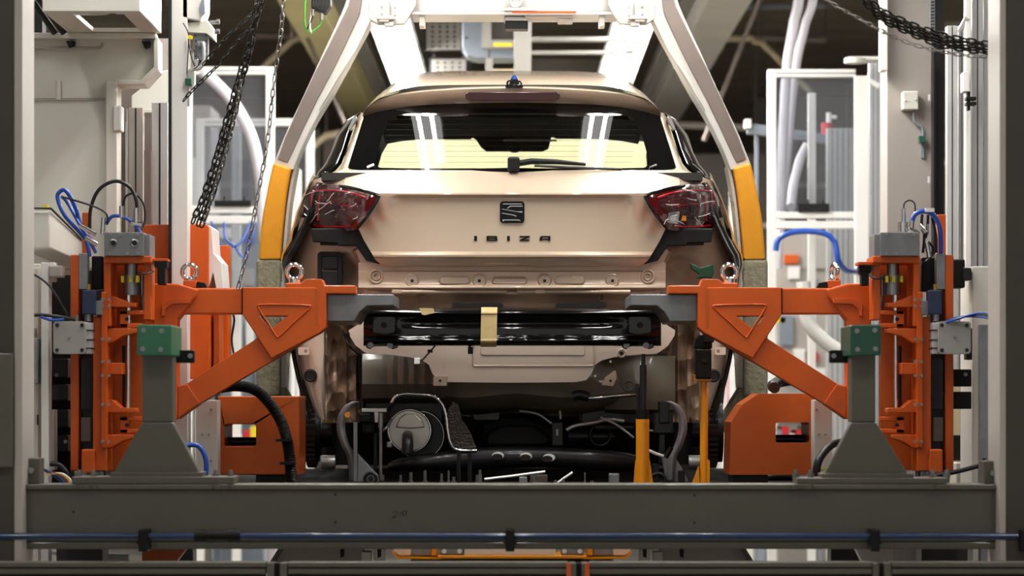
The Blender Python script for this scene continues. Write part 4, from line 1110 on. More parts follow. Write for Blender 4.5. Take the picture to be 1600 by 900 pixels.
# pins and bolts standing on the fixture table
for i, (x, y0, r, m_) in enumerate(((626, 742, 2, steel), (642, 738, 2.5, steel), (664, 735, 2.5, steel), (690, 740, 2, steel), (701, 735, 1.6, steel), (709, 745, 2.4, steel), (717, 704, 3.2, black_metal), (734, 708, 3.2, black_metal), (750, 734, 2.2, steel), (748, 742, 5, steel), (835, 742, 2, steel), (880, 748, 1.8, steel), (914, 738, 1.2, steel), (925, 752, 1.8, steel), (868, 750, 2, steel))):
    g = G().vcyl(x, y0, 757, 11.9, r, 8)
    if r < 3: g.vcyl(x, 751, 757, 11.9, r * 1.8, 6)
    tag(g.to('locating_pin', m_, None, sm=40), 'small upright steel pin on the fixture table under the car', 'pin', 'pins on the fixture table')
for pts in ([(757, 749), (800, 744), (852, 737)], [(868, 757), (895, 738)]):
    tag(G().pt([(x, y, 11.95) for x, y in pts], .006, 6, 0).to('slanted_rod', alu, None), 'thin slanted aluminium rod lying low under the axle, %s of two' % ('left' if pts[0][0] < 800 else 'right'), 'rod')
for x0, x1, y, m_ in ((811, 824, 745, zinc), (828, 856, 742, mat('brown_box', '#4a4038', .6)), (952, 968, 740, zinc), (1020, 1030, 725, black_metal), (1060, 1070, 735, black_metal)):
    tag(G().box(x0, y, x1, 757, 12.0, .1).to('fixture_block', m_, None, bev=.004), 'small metal block on the fixture table at x %s' % 0 if 0 else {811: 'small zinc block on the table under the left slanted rod end', 828: 'brown block on the fixture table right of the zinc block', 952: 'zinc block on the table left of the amber jack', 1020: 'tall narrow black block right of the amber jack', 1060: 'narrow black block left of the slim amber jack'}[x0], 'block')

hanger_white = mat('greyish_white_enamel', '#bfbcb5', .45, 0, .1, var=.04, scale=4, dirt=.12, dcol='#7a756c')
# ------------------------------------------------------------------ hanger that carries the car
t = TP('car_hanger', 'white overhead hanger with two amber-padded arms reaching down beside the car', 'hanger', 800, -60, 12.9)
DH = 12.9
G().box(640, -60, 965, 19, DH, .22).to('cross_bar', hanger_white, t, bev=.006)
G().box(643, 18, 967, 23, DH - .02, .26).to('lower_flange', alu, t, bev=.002)
G().box(800, 17.5, 900, 20, DH - .025, .02).to('orange_strip', orange, t)
G().box(788, 12, 838, 17, DH - .03, .03).to('cover', hanger_white, t, bev=.002)
g = G().ring(806, 3, DH - .02, 8, 3, n=24); g.disc(806, 3, DH - .02, 5, .05)
g.to('pivot', alu, t, sm=50)
G().box(820, 22, 895, 27, DH, .12).to('slide_bar', hanger_white, t, bev=.002)
G().box(872, 24, 895, 34, DH + .02, .1).to('slide_stop', hanger_white, t, bev=.003)
g = G().box(788, 26, 824, 32, DH + .02, .12)
g.to('sensor_plate', alu, t, bev=.002)
G().box(789, 32, 825, 45, DH + .03, .1).to('sensor_box', black_plastic, t, bev=.003)
for s in (0, 1):
    MX[0] = bool(s)
    G().poly([(572, -60), (645, -60), (650, 8), (640, 25), (632, 37), (612, 39), (590, 38), (577, 30)], DH - .04, .05).to('node_plate', hanger_white, t, bev=.004)
    g = G().box(592, 0, 608, 34, DH - .08, .05); g.box(588, 24, 617, 30, DH - .085, .04); g.box(600, 34, 615, 41, DH - .07, .04)
    g.to('clamp', hanger_white, t, bev=.003)
    screws(t, [(596, 10), (596, 22), (617, 12), (617, 24)], DH - .09, 2, steel)
    G().box(655, 23, 664, 41, DH, .1).to('bracket', hanger_white, t, bev=.003)
    # C-section arm: white shell, recessed brown-grey face, amber pad, speckled pad
    outer = catmull([(552, -40, 0), (538, 10, 0), (506, 80, 0), (474, 150, 0), (448, 205, 0), (432, 244, 0), (425, 262, 0)], 5)
    inner = catmull([(598, -40, 0), (584, 22, 0), (552, 85, 0), (519, 145, 0), (492, 190, 0), (470, 235, 0), (459, 265, 0)], 5)
    G().poly([(p.x, p.y) for p in outer] + [(p.x, p.y) for p in inner[::-1]], DH - .02, .16).to('arm_shell', hanger_white, t, bev=.005)
    face = [(556, -40), (544, 10), (512, 75), (494, 110), (468, 165), (446, 215), (434, 248), (449, 254), (458, 236), (472, 205), (496, 155), (519, 112), (536, 78), (562, 22), (572, -40)]
    G().poly(face, DH - .028, .03).to('web_face', alu_dark, t, bev=.002)
    mid = [(577, 20), (583, 24), (556, 78), (528, 122), (512, 150), (498, 172), (518, 130), (540, 88)]
    G().poly(mid, DH - .035, .02).to('inner_rib', hanger_white, t, bev=.002)
    pad = catmull([(427, 254, 0), (418, 295, 0), (409, 345, 0), (404, 405, 0)], 6); pin = catmull([(455, 262, 0), (448, 300, 0), (442, 350, 0), (438, 405, 0)], 6)
    G().poly([(p.x, p.y) for p in pad] + [(p.x, p.y) for p in pin[::-1]], DH - .05, .2).to('amber_pad', amber_pad, t, bev=.012)
    bk = catmull([(459, 258, 0), (451, 300, 0), (445, 350, 0), (441, 405, 0), (440, 440, 0)], 6); b2 = catmull([(464, 258, 0), (456, 300, 0), (450, 350, 0), (446, 405, 0), (445, 440, 0)], 6)
    G().poly([(p.x, p.y) for p in bk] + [(p.x, p.y) for p in b2[::-1]], DH, .18).to('inner_flange', hanger_white, t, bev=.003)
    G().box(400, 405, 438, 620, DH - .05, .2).to('speckled_pad', speckle, t, bev=.012)
    G().box(438, 440, 446, 606, DH, .18).to('inner_flange', hanger_white, t, bev=.003)
    G().poly([(400, 618), (440, 600), (470, 650), (478, 664), (478, 676), (455, 676), (430, 640), (400, 640)], DH, .2).to('foot_bracket', speckle, t, bev=.008)
    G().box(470, 660, 479, 672, DH, .3).to('sill_support', olive_dark, t, bev=.004)
    G().vcyl(588, -700, -50, DH + .05, 10, 12).to('suspension_rod', olive_dark, t, sm=40)
MX[0] = False

# lamp rails carrying the strip lights
for s in (-1, 1):
    t = T('lamp_carrier', 'steel carrier rail above the %s row of white strip lights' % ('left' if s < 0 else 'right'), 'rail', (.72 * s, 6, ZC + HL + .05))
    G().wbox((.72 * s - .03, -1.7, ZC + HL + .05), (.72 * s + .03, 13.4, ZC + HL + .12)).to('rail', olive_dark, t)
    for y in (-1, 2, 5, 8, 11, 13): G().wbox((.72 * s - .012, y - .012, ZC + HL + .12), (.72 * s + .012, y + .012, ZCEIL)).to('hanger_rod', olive_dark, t)

# ------------------------------------------------------------------ left: big white machine, posts, control gear
t = TP('white_press_frame', 'large cream white machine body with overhanging top at the left edge', 'machine', 110, 1200, 11.9)
DM = 11.9
G().poly([(30, 56), (240, 52), (247, 62), (247, 110), (226, 133), (182, 133), (182, 420), (30, 420)], DM, .15).to('side_plate', cream, t, bev=.004)
G().poly([(240, 52), (247, 60), (247, 108), (226, 131), (180, 131), (180, 125), (219, 125), (240, 105)], DM - .04, .05).to('edge_flange', cream, t, bev=.003)
G().box(165, 126, 183, 420, DM - .05, .1).to('corner_flange', cream, t, bev=.004)
G().box(30, 51, 243, 60, DM - .06, .08).to('ledge', cream, t, bev=.003)
G().box(176, 165, 190, 205, DM - .06, .08).to('hinge_cover', white_paint, t, bev=.006)
G().vcyl(91, 126, 156, DM - .01, 4.5).to('welded_rod', cream, t, sm=40)
G().box(30, 153, 164, 157, DM - .008, .01).to('weld_line', warm_grey, t)
for x in (110, 228): G().poly([(x - 7, 64), (x + 6, 64), (x + 4, 72), (x - 2, 75)], DM - .05, .06).to('bolt_block', black_plastic, t)
G().tube(catmull([P(x, y, DM - .03) for x, y in ((30, 75), (140, 75), (156, 74), (161, 67))], 6), .006, 8).to('pipe', warm_grey, t, sm=60)
# overhanging hollow box on top
d1, d2 = 11.2, DM - .02
a = P(66, 18, d1); b = P(219, 18, d1); y2 = d2 - D0
G().wbox((a.x, a.y, a.z), (b.x, a.y + .02, a.z + .5)).to('box_front', cream, t, bev=.003)
G().wbox((b.x - .02, a.y + .02, a.z), (b.x, y2, a.z + .5)).to('box_side', cream, t, bev=.003)
G().wbox((a.x, a.y + .02, a.z), (a.x + .02, y2, a.z + .5)).to('box_side', cream, t, bev=.003)
for x0, x1, y0, y1 in ((.02, .10, .02, .68), (.28, .33, .02, .68), (.10, .28, .62, .68), (.10, .28, .02, .06)):
    G().wbox((a.x + x0, a.y + y0, a.z), (a.x + x1, min(y2, a.y + y1), a.z + .015)).to('box_floor', cream, t)
G().cyl((a.x + .13, a.y + .3, a.z + .03), (a.x + .13, a.y + .3, a.z + .45), .07, 20).to('inner_cylinder', alu, t, sm=40)
G().wbox((a.x + .2, a.y + .35, a.z + .05), (a.x + .27, a.y + .5, a.z + .3)).to('inner_block', white_paint, t, bev=.004)
G().box(30, -40, 66, 60, 12.2, .1).to('dark_recess', cavity, t)
for x0, w in ((36, 10), (50, 8)): G().tube([P(x0, -20, 11.7), P(x0 + 50, 52, 11.8)], .012, 8).to('cable_bundle', rubber, t, sm=60)
G().box(30, 420, 110, 1300, DM + .02, .3).to('lower_body', cream, t, bev=.004)

t = TP('drive_cover', 'grey-white boxy drive cover below the large white machine', 'cover', 80, 400, 11.4)
a = P(30, 330, 11.35); b = P(78, 388, 11.35); c = P(128, 340, 12.0)
G().add([P(30, 330, 11.35), P(78, 330, 11.35), P(78, 388, 11.35), P(30, 388, 11.35), P(70, 352, 11.88), P(129, 374, 11.88), P(129, 410, 11.88), P(70, 406, 11.88)],
        [(0, 1, 2, 3), (1, 5, 6, 2), (0, 4, 5, 1), (3, 2, 6, 7), (4, 7, 6, 5), (0, 3, 7, 4)]).to('shell', cream, t, bev=.006)
G().tube([P(30, 325, 11.34), P(80, 326, 11.34), P(130, 376, 11.87)], .004, 6).to('gasket', rubber, t)
for x in (40, 70): G().box(x - 4, 320, x + 4, 325, 11.36, .05).to('latch', yellow, t)
G().box(88, 345, 100, 350, 11.3, .01).to('smudge', warm_grey, t) if 0 else None

def cabinet(name, x0, y0, x1, y1, d, t_, m, label, cat, door=True, group=None):
    t = TP(name, label, cat, (x0 + x1) / 2, y1, d, group)
    G().box(x0, y0, x1, y1, d, t_).to('body', m, t, bev=.005)
    if door:
        w = x1 - x0
        o = G().box(x0 + w * .08, y0 + 6, x1 - w * .08, min(y1, 900) - 8, d - .012, .013).to('door', m, t, bev=.003)
        G().box(x1 - w * .16, (y0 + min(y1, 900)) / 2 - 8, x1 - w * .12, (y0 + min(y1, 900)) / 2 + 8, d - .03, .02).to('handle', black_plastic, o)
    return t
cabinet('control_cabinet', 30, 412, 63, 1300, 11.15, .25, cream, 'pale grey control cabinet behind the left steel column', 'cabinet')
t = TP('cabinet_edge', 'narrow pale upright panel beside the left control cabinet', 'panel', 75, 1300, 11.0)
G().box(64, 410, 76, 1300, 11.06, .08).to('profile', white_paint, t, bev=.003)
G().box(76, 415, 97, 433, 11.05, .08).to('connector', warm_grey, t, bev=.005)
G().box(70, 410, 86, 440, 11.08, .05).to('hinge', cream, t, bev=.003)
t = TP('junction_box', 'galvanised junction box on the left control cabinet', 'box', 45, 600, 10.8)
G().box(30, 528, 59, 600, 11.04, .1).to('body', zinc, t, bev=.003)
G().box(30, 512, 52, 530, 11.06, .08).to('lid', warm_grey, t, bev=.003)
t = TP('cable_rack', 'black cable rack with dark connectors between cabinet and left slide unit', 'rack', 90, 760, 11.3)
G().box(78, 430, 110, 760, 11.42, .1).to('back_panel', black_plastic, t)
for y0, y1 in ((560, 590), (600, 626), (640, 668), (680, 705)): G().box(80, y0, 106, y1, 11.3, .1).to('connector', black_metal, t, bev=.004)
screws(t, [(88, 586), (102, 690)], 11.29, 3)
for k, m_ in enumerate((rubber, rubber, blue_hose, green_dark, red, yellow, white_plastic)):
    G().pt([(64 + 2 * k, 730 + k * 2, 11.0), (78 + 3 * k, 740, 11.0), (92 + 3 * k, 750, 11.0), (100 + 2 * k, 762, 11.0)], .004).to('cable', m_, t, sm=60)
G().pt([(78, 725, 11.05), (92, 726, 11.05), (104, 738, 11.05), (110, 757, 11.05)], .009).to('cable', rubber, t, sm=60)
G().box(66, 640, 85, 735, 11.22, .08).to('side_cover', cream, t, bev=.004)

# upright aluminium profiles
def profile(x0, x1, y0, y1, d, label, m=alu, grooves=1, t_=.06, group=None):
    t = TP('profile_post', label, 'post', (x0 + x1) / 2, y1, d, group)
    G().box(x0, y0, x1, y1, d, t_).to('profile', m, t, bev=.002)
    w = x1 - x0
    for k in range(grooves):
        c = x0 + w * (k + 1) / (grooves + 1)
        G().box(c - w * .05, y0 + 1, c + w * .05, y1 - 1, d - .002, .004).to('groove', black_metal if m is not white_paint else warm_grey, t)
    return t
profile(268, 293, -60, 759.8, 11.5, 'broad pale aluminium post with dark left edge, right of the large white machine', white_paint, 0, .12)
tag(G().box(263, -60, 267.8, 759.8, 11.49, .13).to('edge_strip', black_metal, None), 'thin black strip along the broad pale post at left', 'strip')
profile(237, 262, 160, 752.8, 12.1, 'grey aluminium post between the white machine and the broad pale post', alu, 1)
profile(201, 223, 168, 752.3, 12.15, 'rounded grey aluminium post just right of the white machine', alu_dark if 0 else warm_grey, 1)
G_ = G().vcyl(199, 170, 420, 12.1, 1.6); tag(G_.to('guide_rod', chrome, None, sm=40), 'thin bright chrome rod beside the white machine', 'rod')
tag(G().box(186, 190, 196, 420, 12.2, .05).to('cover_strip', alu_dark, None), 'brown-grey cover strip right of the white machine edge', 'strip')
tag(G().box(225, 235, 236, 420, 12.0, .05).to('cover_strip', alu_dark, None), 'brown-grey cover strip between two grey posts', 'strip')
t = TP('white_bracket', 'cream angled bracket plate behind the white machine', 'bracket', 230, 176, 12.3)
G().poly([(226, 133), (247, 112), (266, 108), (266, 152), (254, 175), (205, 175), (205, 150)], 12.30, .2).to('plate', cream, t, bev=.004)
G().poly([(205, 170), (253, 170), (266, 152), (266, 160), (256, 176), (209, 176)], 12.26, .05).to('flange', cream, t, bev=.003)
G().box(246, 60, 266, 112, 12.4, .1).to('rear_plate', warm_grey, t)
G().box(248, 177, 261, 187, 12.15, .1).to('blue_clip', blue_hose, t, bev=.003)
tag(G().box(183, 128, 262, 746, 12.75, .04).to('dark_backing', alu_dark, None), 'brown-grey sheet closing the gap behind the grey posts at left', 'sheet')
# control gear on the broad post
t = TP('control_gear', 'white pneumatic control gear with bolts and thin cables on the broad pale post', 'controller', 305, 165, 11.6)
G().poly([(284, -20), (320, -20), (320, 12), (313, 33), (284, 28)], 11.5, .2).to('upper_box', white_paint, t, bev=.005)
G().poly([(312, 8), (319, -10), (320, 20), (314, 26)], 11.49, .02).to('sticker', duct_grey, t)
G().poly([(285, 36), (325, 32), (334, 45), (334, 62), (322, 52), (285, 50)], 11.52, .12).to('flange_block', cream, t, bev=.004)
for y in (35, 50):
    g = G().hcyl(328, 340, y, 11.56, 3.2, 8); g.hcyl(338, 343, y - 1, 11.56, 4.5, 6)
    g.to('bolt', steel, t, sm=40)
G().box(303, 52, 325, 92, 11.55, .04).to('mount_plate', zinc, t, bev=.002)
screws(t, [(x, y) for x in (306, 322) for y in (56, 64, 72, 80, 88)], 11.547, 1.2, black_metal)
G().pt([(316, 66, 11.5), (318, 75, 11.5), (318, 95, 11.5), (312, 106, 11.5), (298, 110, 11.5), (294, 118, 11.5)], .007).to('steel_pipe', alu, t, sm=60)
G().box(308, 64, 320, 73, 11.5, .05).to('pipe_clamp', duct_grey, t, bev=.003)
for pts in ([(286, 36), (294, 52), (294, 80), (292, 115)], [(294, 60), (298, 85), (304, 104)], [(298, 72), (310, 88), (310, 102), (302, 108)]):
    G().pt([(x, y, 11.48) for x, y in pts], .0022, 6).to('cable', rubber, t, sm=60)
G().box(293, 55, 300, 61, 11.47, .02).to('tag', yellow, t)
G().box(302, 92, 310, 104, 11.5, .05).to('fitting', chrome, t, bev=.002)
G().box(290, 112, 304, 138, 11.52, .05).to('valve', cream, t, bev=.003)
G().box(289, 122, 299, 133, 11.48, .05).to('green_valve', green_dark, t, bev=.003)
G().vcyl(295, 134, 166, 11.5, 1.8).to('probe', alu, t, sm=40)
G().box(284, 108, 293, 166, 11.55, .05).to('side_plate', cream, t)
tag(G().box(285, 50, 303, 112, 11.62, .1).to('gear_backing', cream, None, bev=.003), 'cream backing plate behind the control gear on the broad post', 'plate')

# ------------------------------------------------------------------ chains
LINK = {}
def link_mesh(m, L, w, r):
    key = (m.name, L, w, r)
    if key in LINK: return LINK[key]
    pts = []
    for i in range(12):
        a = 2 * math.pi * i / 12
        pts.append(Vector((w * math.sin(a), 0, (L - w) * (1 if math.cos(a) > 0 else -1) * (1 if abs(math.cos(a)) > .01 else 0) + w * math.cos(a))))
    g = G().tube(pts, r, 6, closed=True)
    me = bpy.data.meshes.new('link'); me.from_pydata(g.v, [], g.f); me.materials.append(m)
    for p in me.polygons: p.use_smooth = True
    LINK[key] = me
    return me
def chain(pts, L, w, r, m, label, group=None, jit=0, seed=1):
    q = catmull([P(*p) for p in pts], 24)
    t = T('chain', label, 'chain', q[-1], group)
    me = link_mesh(m, L, w, r)
    rnd = random.Random(seed)
    step = 2 * L - 2.6 * r
    acc = 0; k = 0
    for a, b in zip(q, q[1:]):
        seg = (b - a).length
        while acc <= seg:
            p = a.lerp(b, acc / seg)
            tg_ = (b - a).normalized()
            o = bpy.data.objects.new('link', me); COL.objects.link(o); o.parent = t
            rot = tg_.to_track_quat('Z', 'Y').to_matrix().to_4x4()
            o.matrix_local = Matrix.Translation(p - q[-1]) @ rot @ Matrix.Rotation((math.pi / 2) * (k % 2) + .5 + rnd.uniform(-.25, .25), 4, 'Z')
            acc += step; k += 1
        acc -= seg
    return t
CL = (.0165, .0086, .0033)
chain([(420, -30, 11.05), (385, 80, 11.05), (350, 200, 11.05), (325, 285, 11.05), (300, 350, 11.04)], *CL, chain_black, 'black chain strand on the outer left of the hanging bundle', 'black hanging chain bundle', seed=2)
chain([(412, -30, 11.08), (388, 90, 11.08), (357, 195, 11.08), (330, 290, 11.08), (310, 350, 11.08)], *CL, chain_black, 'black chain strand in the middle of the hanging bundle', 'black hanging chain bundle', seed=3)
chain([(404, -30, 11.11), (392, 60, 11.11), (364, 190, 11.11), (340, 280, 11.11), (316, 350, 11.12)], *CL, chain_black, 'black chain strand on the inner right of the hanging bundle', 'black hanging chain bundle', seed=4)
chain([(376, 130, 11.0), (360, 215, 11.0), (341, 275, 11.0), (318, 350, 11.02)], .013, .0058, .0021, chain_silver, 'short grey chain hanging in front of the black bundle', seed=9)
chain([(398, 18, 11.15), (385, 30, 11.15), (350, 62, 11.15), (325, 92, 11.15), (318, 100, 11.15)], .0135, .0062, .0023, chain_black, 'upper black side chain sagging to the control gear', seed=5)
chain([(396, 40, 11.13), (370, 65, 11.13), (340, 102, 11.13), (318, 124, 11.13), (300, 142, 11.13), (286, 158, 11.15)], .0135, .0062, .0023, chain_black, 'lower black side chain sagging across the control gear', seed=6)
chain([(444, -30, 11.2), (440, 40, 11.2), (428, 130, 11.2), (418, 220, 11.2), (402, 310, 11.2), (388, 385, 11.2), (372, 450, 11.2)], .0165, .0068, .0024, chain_silver, 'long silver chain hanging alone left of the car', seed=8)
for k, dy in enumerate((0, 5, 9, 13)):
    chain([(1326 + 3 * k, -34 + dy, 10.2 + .03 * k), (1372, 12 + dy, 10.2 + .03 * k), (1420, 36 + dy * 1.1, 10.2 + .03 * k), (1470, 54 + dy * 1.2, 10.2 + .03 * k), (1520, 65 + dy * 1.05, 10.2 + .03 * k), (1572, 72 + dy * .8, 10.22 + .03 * k)], .0165, .0086, .0034, chain_black,
          'black chain strand crossing at upper right, %s in its bundle' % ('topmost', 'second from top', 'third from top', 'lowest')[k], 'black chains at upper right', seed=20 + k)
chain([(1270, -30, 10.15), (1292, 0, 10.15), (1340, 28, 10.15), (1385, 52, 10.15), (1430, 70, 10.15), (1480, 82, 10.15), (1530, 88, 10.15), (1570, 86, 10.2)], .0135, .0058, .0021, chain_silver, 'single thin bright chain below the black bundle at upper right', seed=31)

# ------------------------------------------------------------------ right: columns, cable tray, profiles, panels
t = TP('wide_column', 'wide warm grey column with a small white box on it, right side', 'column', 1420, 1150, 13.4)
G().box(1386, -80, 1456, 1150, 13.4, .25).to('shaft', warm_grey, t, bev=.004)
G().box(1377, -80, 1387, 110, 13.3, .1).to('edge_pipe', white_paint, t, bev=.003)
o = G().box(1411, 142, 1435, 171, 13.32, .08).to('switch_box', cream, t, bev=.004)
screws(o, [(1414, 156), (1430, 155)], 13.31, 1.6, white_plastic)
G().pt([(1429, 171, 13.36), (1429, 190, 13.36), (1441, 200, 13.36), (1442, 214, 13.36)], .006).to('cable', duct_grey, t, sm=60)
G().box(1437, 212, 1446, 223, 13.34, .05).to('plug', green_dark, t, bev=.002)
G().box(1440, 225, 1444, 247, 13.38, .02).to('label_strip', duct_grey, t)
for y in (152, 280): G().vcyl(1453, y - 4, y + 6, 13.36, 4).to('cable_clamp', alu, t, sm=40)
t = TP('cable_ladder', 'dark perforated cable ladder running up beside the wide column', 'tray', 1465, 1150, 13.2)
G().box(1461, -60, 1475, 1150, 13.25, .1).to('channel', black_metal, t)
G().box(1454, -60, 1460, 48, 13.2, .05).to('side_rail', zinc, t)
for k in range(12): G().box(1454.5, -8 + k * 5, 1459.5, -6 + k * 5, 13.195, .01).to('slot', cavity, t)
G().box(1459, 48, 1462, 1150, 13.2, .08).to('side_rail', black_plastic, t)
profile(1480, 1496, 40, 1130, 12.7, 'leftmost of the aluminium profile posts right of the cable ladder', alu, 1)
profile(1498, 1508, 40, 1130, 12.75, 'narrow aluminium profile post beside the leftmost profile', alu, 1)
profile(1509, 1517, -40, 1130, 12.6, 'thin white profile post carrying the small black clamp', white_paint, 0)
profile(1519, 1536, -40, 1130, 12.65, 'wide grooved aluminium post behind the upper right chains', alu, 1)
profile(1537, 1545, -40, 1130, 12.7, 'slim aluminium post nearest the right steel column', alu, 0)
t = TP('clamp_arm', 'small black clamp with white holder on the thin white post', 'clamp', 1517, 170, 12.5)
G().box(1505, 112, 1515, 143, 12.5, .08).to('holder', white_plastic, t, bev=.003)
for y in (151, 159): G().box(1510, y, 1526, y + 5, 12.48, .06).to('jaw', black_plastic, t, bev=.002)
G().box(1512, 143, 1516, 172, 12.52, .04).to('jaw_stem', black_plastic, t)
G().tube([P(1500, 48, 12.68), P(1511, 28, 12.6)], .012, 8).to('brace', alu, t)
t = TP('olive_sheet', 'dark olive sheet panel just left of the right steel column', 'panel', 1552, 1120, 12.8)
G().box(1540, -60, 1580, 1120, 12.8, .03).to('sheet', olive_dark, t)
G().box(1542, 135, 1580, 139, 12.78, .02).to('seam_bar', black_metal, t)
G().box(1548, 372, 1566, 378, 12.78, .02).to('seam_bar', black_metal, t)
cabinet('control_cabinet', 1519, 416, 1562, 1270, 11.3, .3, cream, 'cream control cabinet behind the right steel column', 'cabinet', door=False)
t = TP('sheet_panel', 'smooth light grey sheet panel in front of the right control cabinet', 'panel', 1548, 1250, 10.9)
G().box(1532, 507, 1564, 1250, 10.9, .06).to('sheet', zinc, t, bev=.002)
g = G()
for k in range(3): g.poly([(1536 + k * 9, 716), (1542 + k * 9, 716), (1536 + k * 9, 723), (1530 + k * 9, 723)], 10.895, .004)
g.to('hazard_stripes', black_plastic, t)
t = TP('hook_rod', 'pair of thin dark bent rods standing against the right cream cabinet', 'rod', 1550, 500, 11.1)
for x in (1548, 1554): G().tube([P(x, 492, 11.296), P(x + 5, 418, 11.296)], .004, 6).to('rod', black_metal, t)
t = TP('cream_duct', 'cream upright duct seen between right slide unit and cabinet', 'duct', 1500, 1260, 11.9)
G().box(1488, 590, 1515, 1260, 11.9, .1).to('duct', cream_wall, t, bev=.003)
G().box(1500, 592, 1502, 760, 11.895, .01).to('seam', warm_grey, t)
G().box(1488, 680, 1520, 720, 11.7, .1).to('valve_pack', black_plastic, t, bev=.005)
G().box(1494, 723, 1540, 760, 11.6, .1).to('cover', cream, t, bev=.004)

# ------------------------------------------------------------------ background enclosures and services
def floor_y(d): return HZ + ZC * F / d
def bpost(x0, x1, y0, d, label, m=alu, g=1, name='enclosure_post'):
    t = TP(name, label, 'post', (x0 + x1) / 2, floor_y(d), d)
    G().box(x0, y0, x1, floor_y(d), d, .06).to('profile', m, t, bev=.003)
    w = x1 - x0
    for k in range(g):
        c = x0 + w * (k + 1) / (g + 1)
        G().box(c - .8, y0 + 2, c + .8, floor_y(d) - 2, d - .002, .004).to('groove', duct_grey, t)
    return t
def enclosure(x0, x1, y0, d, w, bars, pane_y, label, posts=(1, 1)):
    t = TP('glazed_enclosure', label, 'enclosure', (x0 + x1) / 2, floor_y(d), d)
    if posts[0]: G().box(x0, y0, x0 + w, floor_y(d), d, .07).to('post', white_paint, t, bev=.003)
    if posts[1]: G().box(x1 - w, y0, x1, floor_y(d), d, .07).to('post', white_paint, t, bev=.003)
    G().box(x0 + w, y0, x1 - w, y0 + w * .95, d, .07).to('top_rail', white_paint, t, bev=.003)
    G().box(x0 + w, y0 + w * .42, x1 - w, y0 + w * .55, d - .002, .005).to('groove', duct_grey, t)
    for a, b in bars: G().box(x0 + w, a, x1 - w, b, d, .07).to('mid_rail', white_paint, t, bev=.003)
    G().box(x0 + w, y0 + w, x1 - w, pane_y, d + .03, .006).to('pane', poly_pane, t)
    return t
enclosure(286, 428, 104, 17.0, 13, [(378, 396), (402, 414)] if 0 else [(322, 333), (337, 349)], 321, 'tall white framed glazed enclosure behind the hanging chains at left')
enclosure(306, 490, 185, 20.0, 12, [(470, 480)], 469, 'lower white framed glazed enclosure further back at left, reaching behind the hanger arm')
bpost(362, 376, 197, 20.3, 'white inner post of the far left enclosure, left of the silver chain', white_paint, 0)
bpost(455, 470, 265, 19.2, 'white post seen just left of the car behind the left amber pad', white_paint, 1)
bpost(1140, 1172, 262, 19.2, 'broad white post just right of the car behind the right amber pad', white_paint, 2)
enclosure(1200, 1350, 108, 17.0, 13, [(331, 341), (345, 357)], 330, 'tall white framed glazed enclosure right of the right hanger arm', (1, 0))
bpost(1336, 1357, 118, 16.8, 'broad smooth white pillar at the right edge of the right enclosure', white_paint, 0)
bpost(1358, 1378, 92, 17.1, 'grooved aluminium post between the white pillar and the wide grey column', alu, 2)
t = TP('shelf_bracket', 'small white shelf bracket on top of the right enclosure', 'bracket', 1340, 100, 16.6)
G().box(1326, 88, 1378, 93, 16.7, .2).to('arm', white_paint, t, bev=.003)
G().vcyl(1336, 91, 99, 16.7, 17, 20).to('disc', cream, t, sm=40)
G().poly([(1360, 122), (1377, 132), (1372, 138), (1358, 128)], 16.75, .05).to('brace', white_paint, t)
def hose(pts, r, m, label, name='hose', cat='hose', n=10):
    o = G().pt(pts, r, n, 8).to(name, m, None, sm=60)
    return tag(o, label, cat)
hose([(316, 112, 16.5), (335, 128, 16.5), (358, 152, 16.5), (378, 182, 16.5), (393, 215, 16.5), (402, 250, 16.5), (408, 290, 16.5), (412, 360, 16.5), (420, 460, 16.5), (428, 1050, 16.5)], .033, hose_white, 'thick pale hose curving down inside the left enclosure')
hose([(1270, -366, 18), (1252, -40, 18), (1240, 40, 18), (1230, 105, 18), (1224, 200, 18), (1220, 300, 18), (1214, 420, 18)], .03, hose_white, 'pale hose hanging down at the left edge of the right enclosure')
hose([(1290, -355, 18.2), (1275, -40, 18.2), (1258, 40, 18.2), (1246, 90, 18.2), (1238, 150, 18.2), (1230, 240, 18.2), (1222, 330, 18.2)], .026, hose_white, 'second pale hose swinging in from the top beside the first one')
hose([(1262, 225, 17.6), (1250, 250, 17.6), (1240, 290, 17.4), (1236, 324, 17.1)], .026, hose_white, 'short pale bent tube inside the right enclosure')
hose([(1212, 392, 16.4), (1218, 372, 16.4), (1245, 362, 16.4), (1285, 364, 16.4), (1304, 378, 16.4), (1310, 408, 16.4), (1322, 422, 16.5), (1336, 424, 16.7), (1342, 424, 16.82)], .016, blue_hose, 'bright blue hose arching below the right enclosure rails')
hose([(1255, 440, 15.2), (1262, 500, 15.2), (1282, 528, 15.2), (1310, 548, 15.2), (1336, 562, 15.2), (1352, 640, 15.2), (1352, 1088, 15.2)], .036, white_paint, 'thick white hose behind the opening of the right swing arm')
hose([(1210, 606, 11.95), (1208, 602, 12.05), (1220, 596, 12.1), (1245, 594, 12.1), (1272, 604, 11.9), (1290, 634, 11.68)], .022, rubber, 'black hose looping behind the right swing arm brace')
hose([(1180, 757, 12.3), (1195, 748, 12.3), (1215, 744, 12.3), (1240, 745, 12.3)], .018, rubber, 'black cable at the foot of the right orange pedestal')
hose([(362, 486, 11.39), (366, 500, 11.42), (362, 530, 11.42), (366, 556, 11.39)], .004, rubber, 'thin black wire hanging behind the left swing arm')
hose([(330, 347, 17.0), (340, 372, 16.9), (352, 385, 16.9), (375, 380, 16.9), (392, 346, 17.0)], .006, blue_hose, 'thin blue cable below the left enclosure rails')
hose([(350, 348, 17.0), (352, 372, 16.92), (366, 384, 16.92), (382, 400, 16.92), (400, 347, 17.0)], .006, blue_hose, 'second thin blue cable crossing below the left enclosure rails')
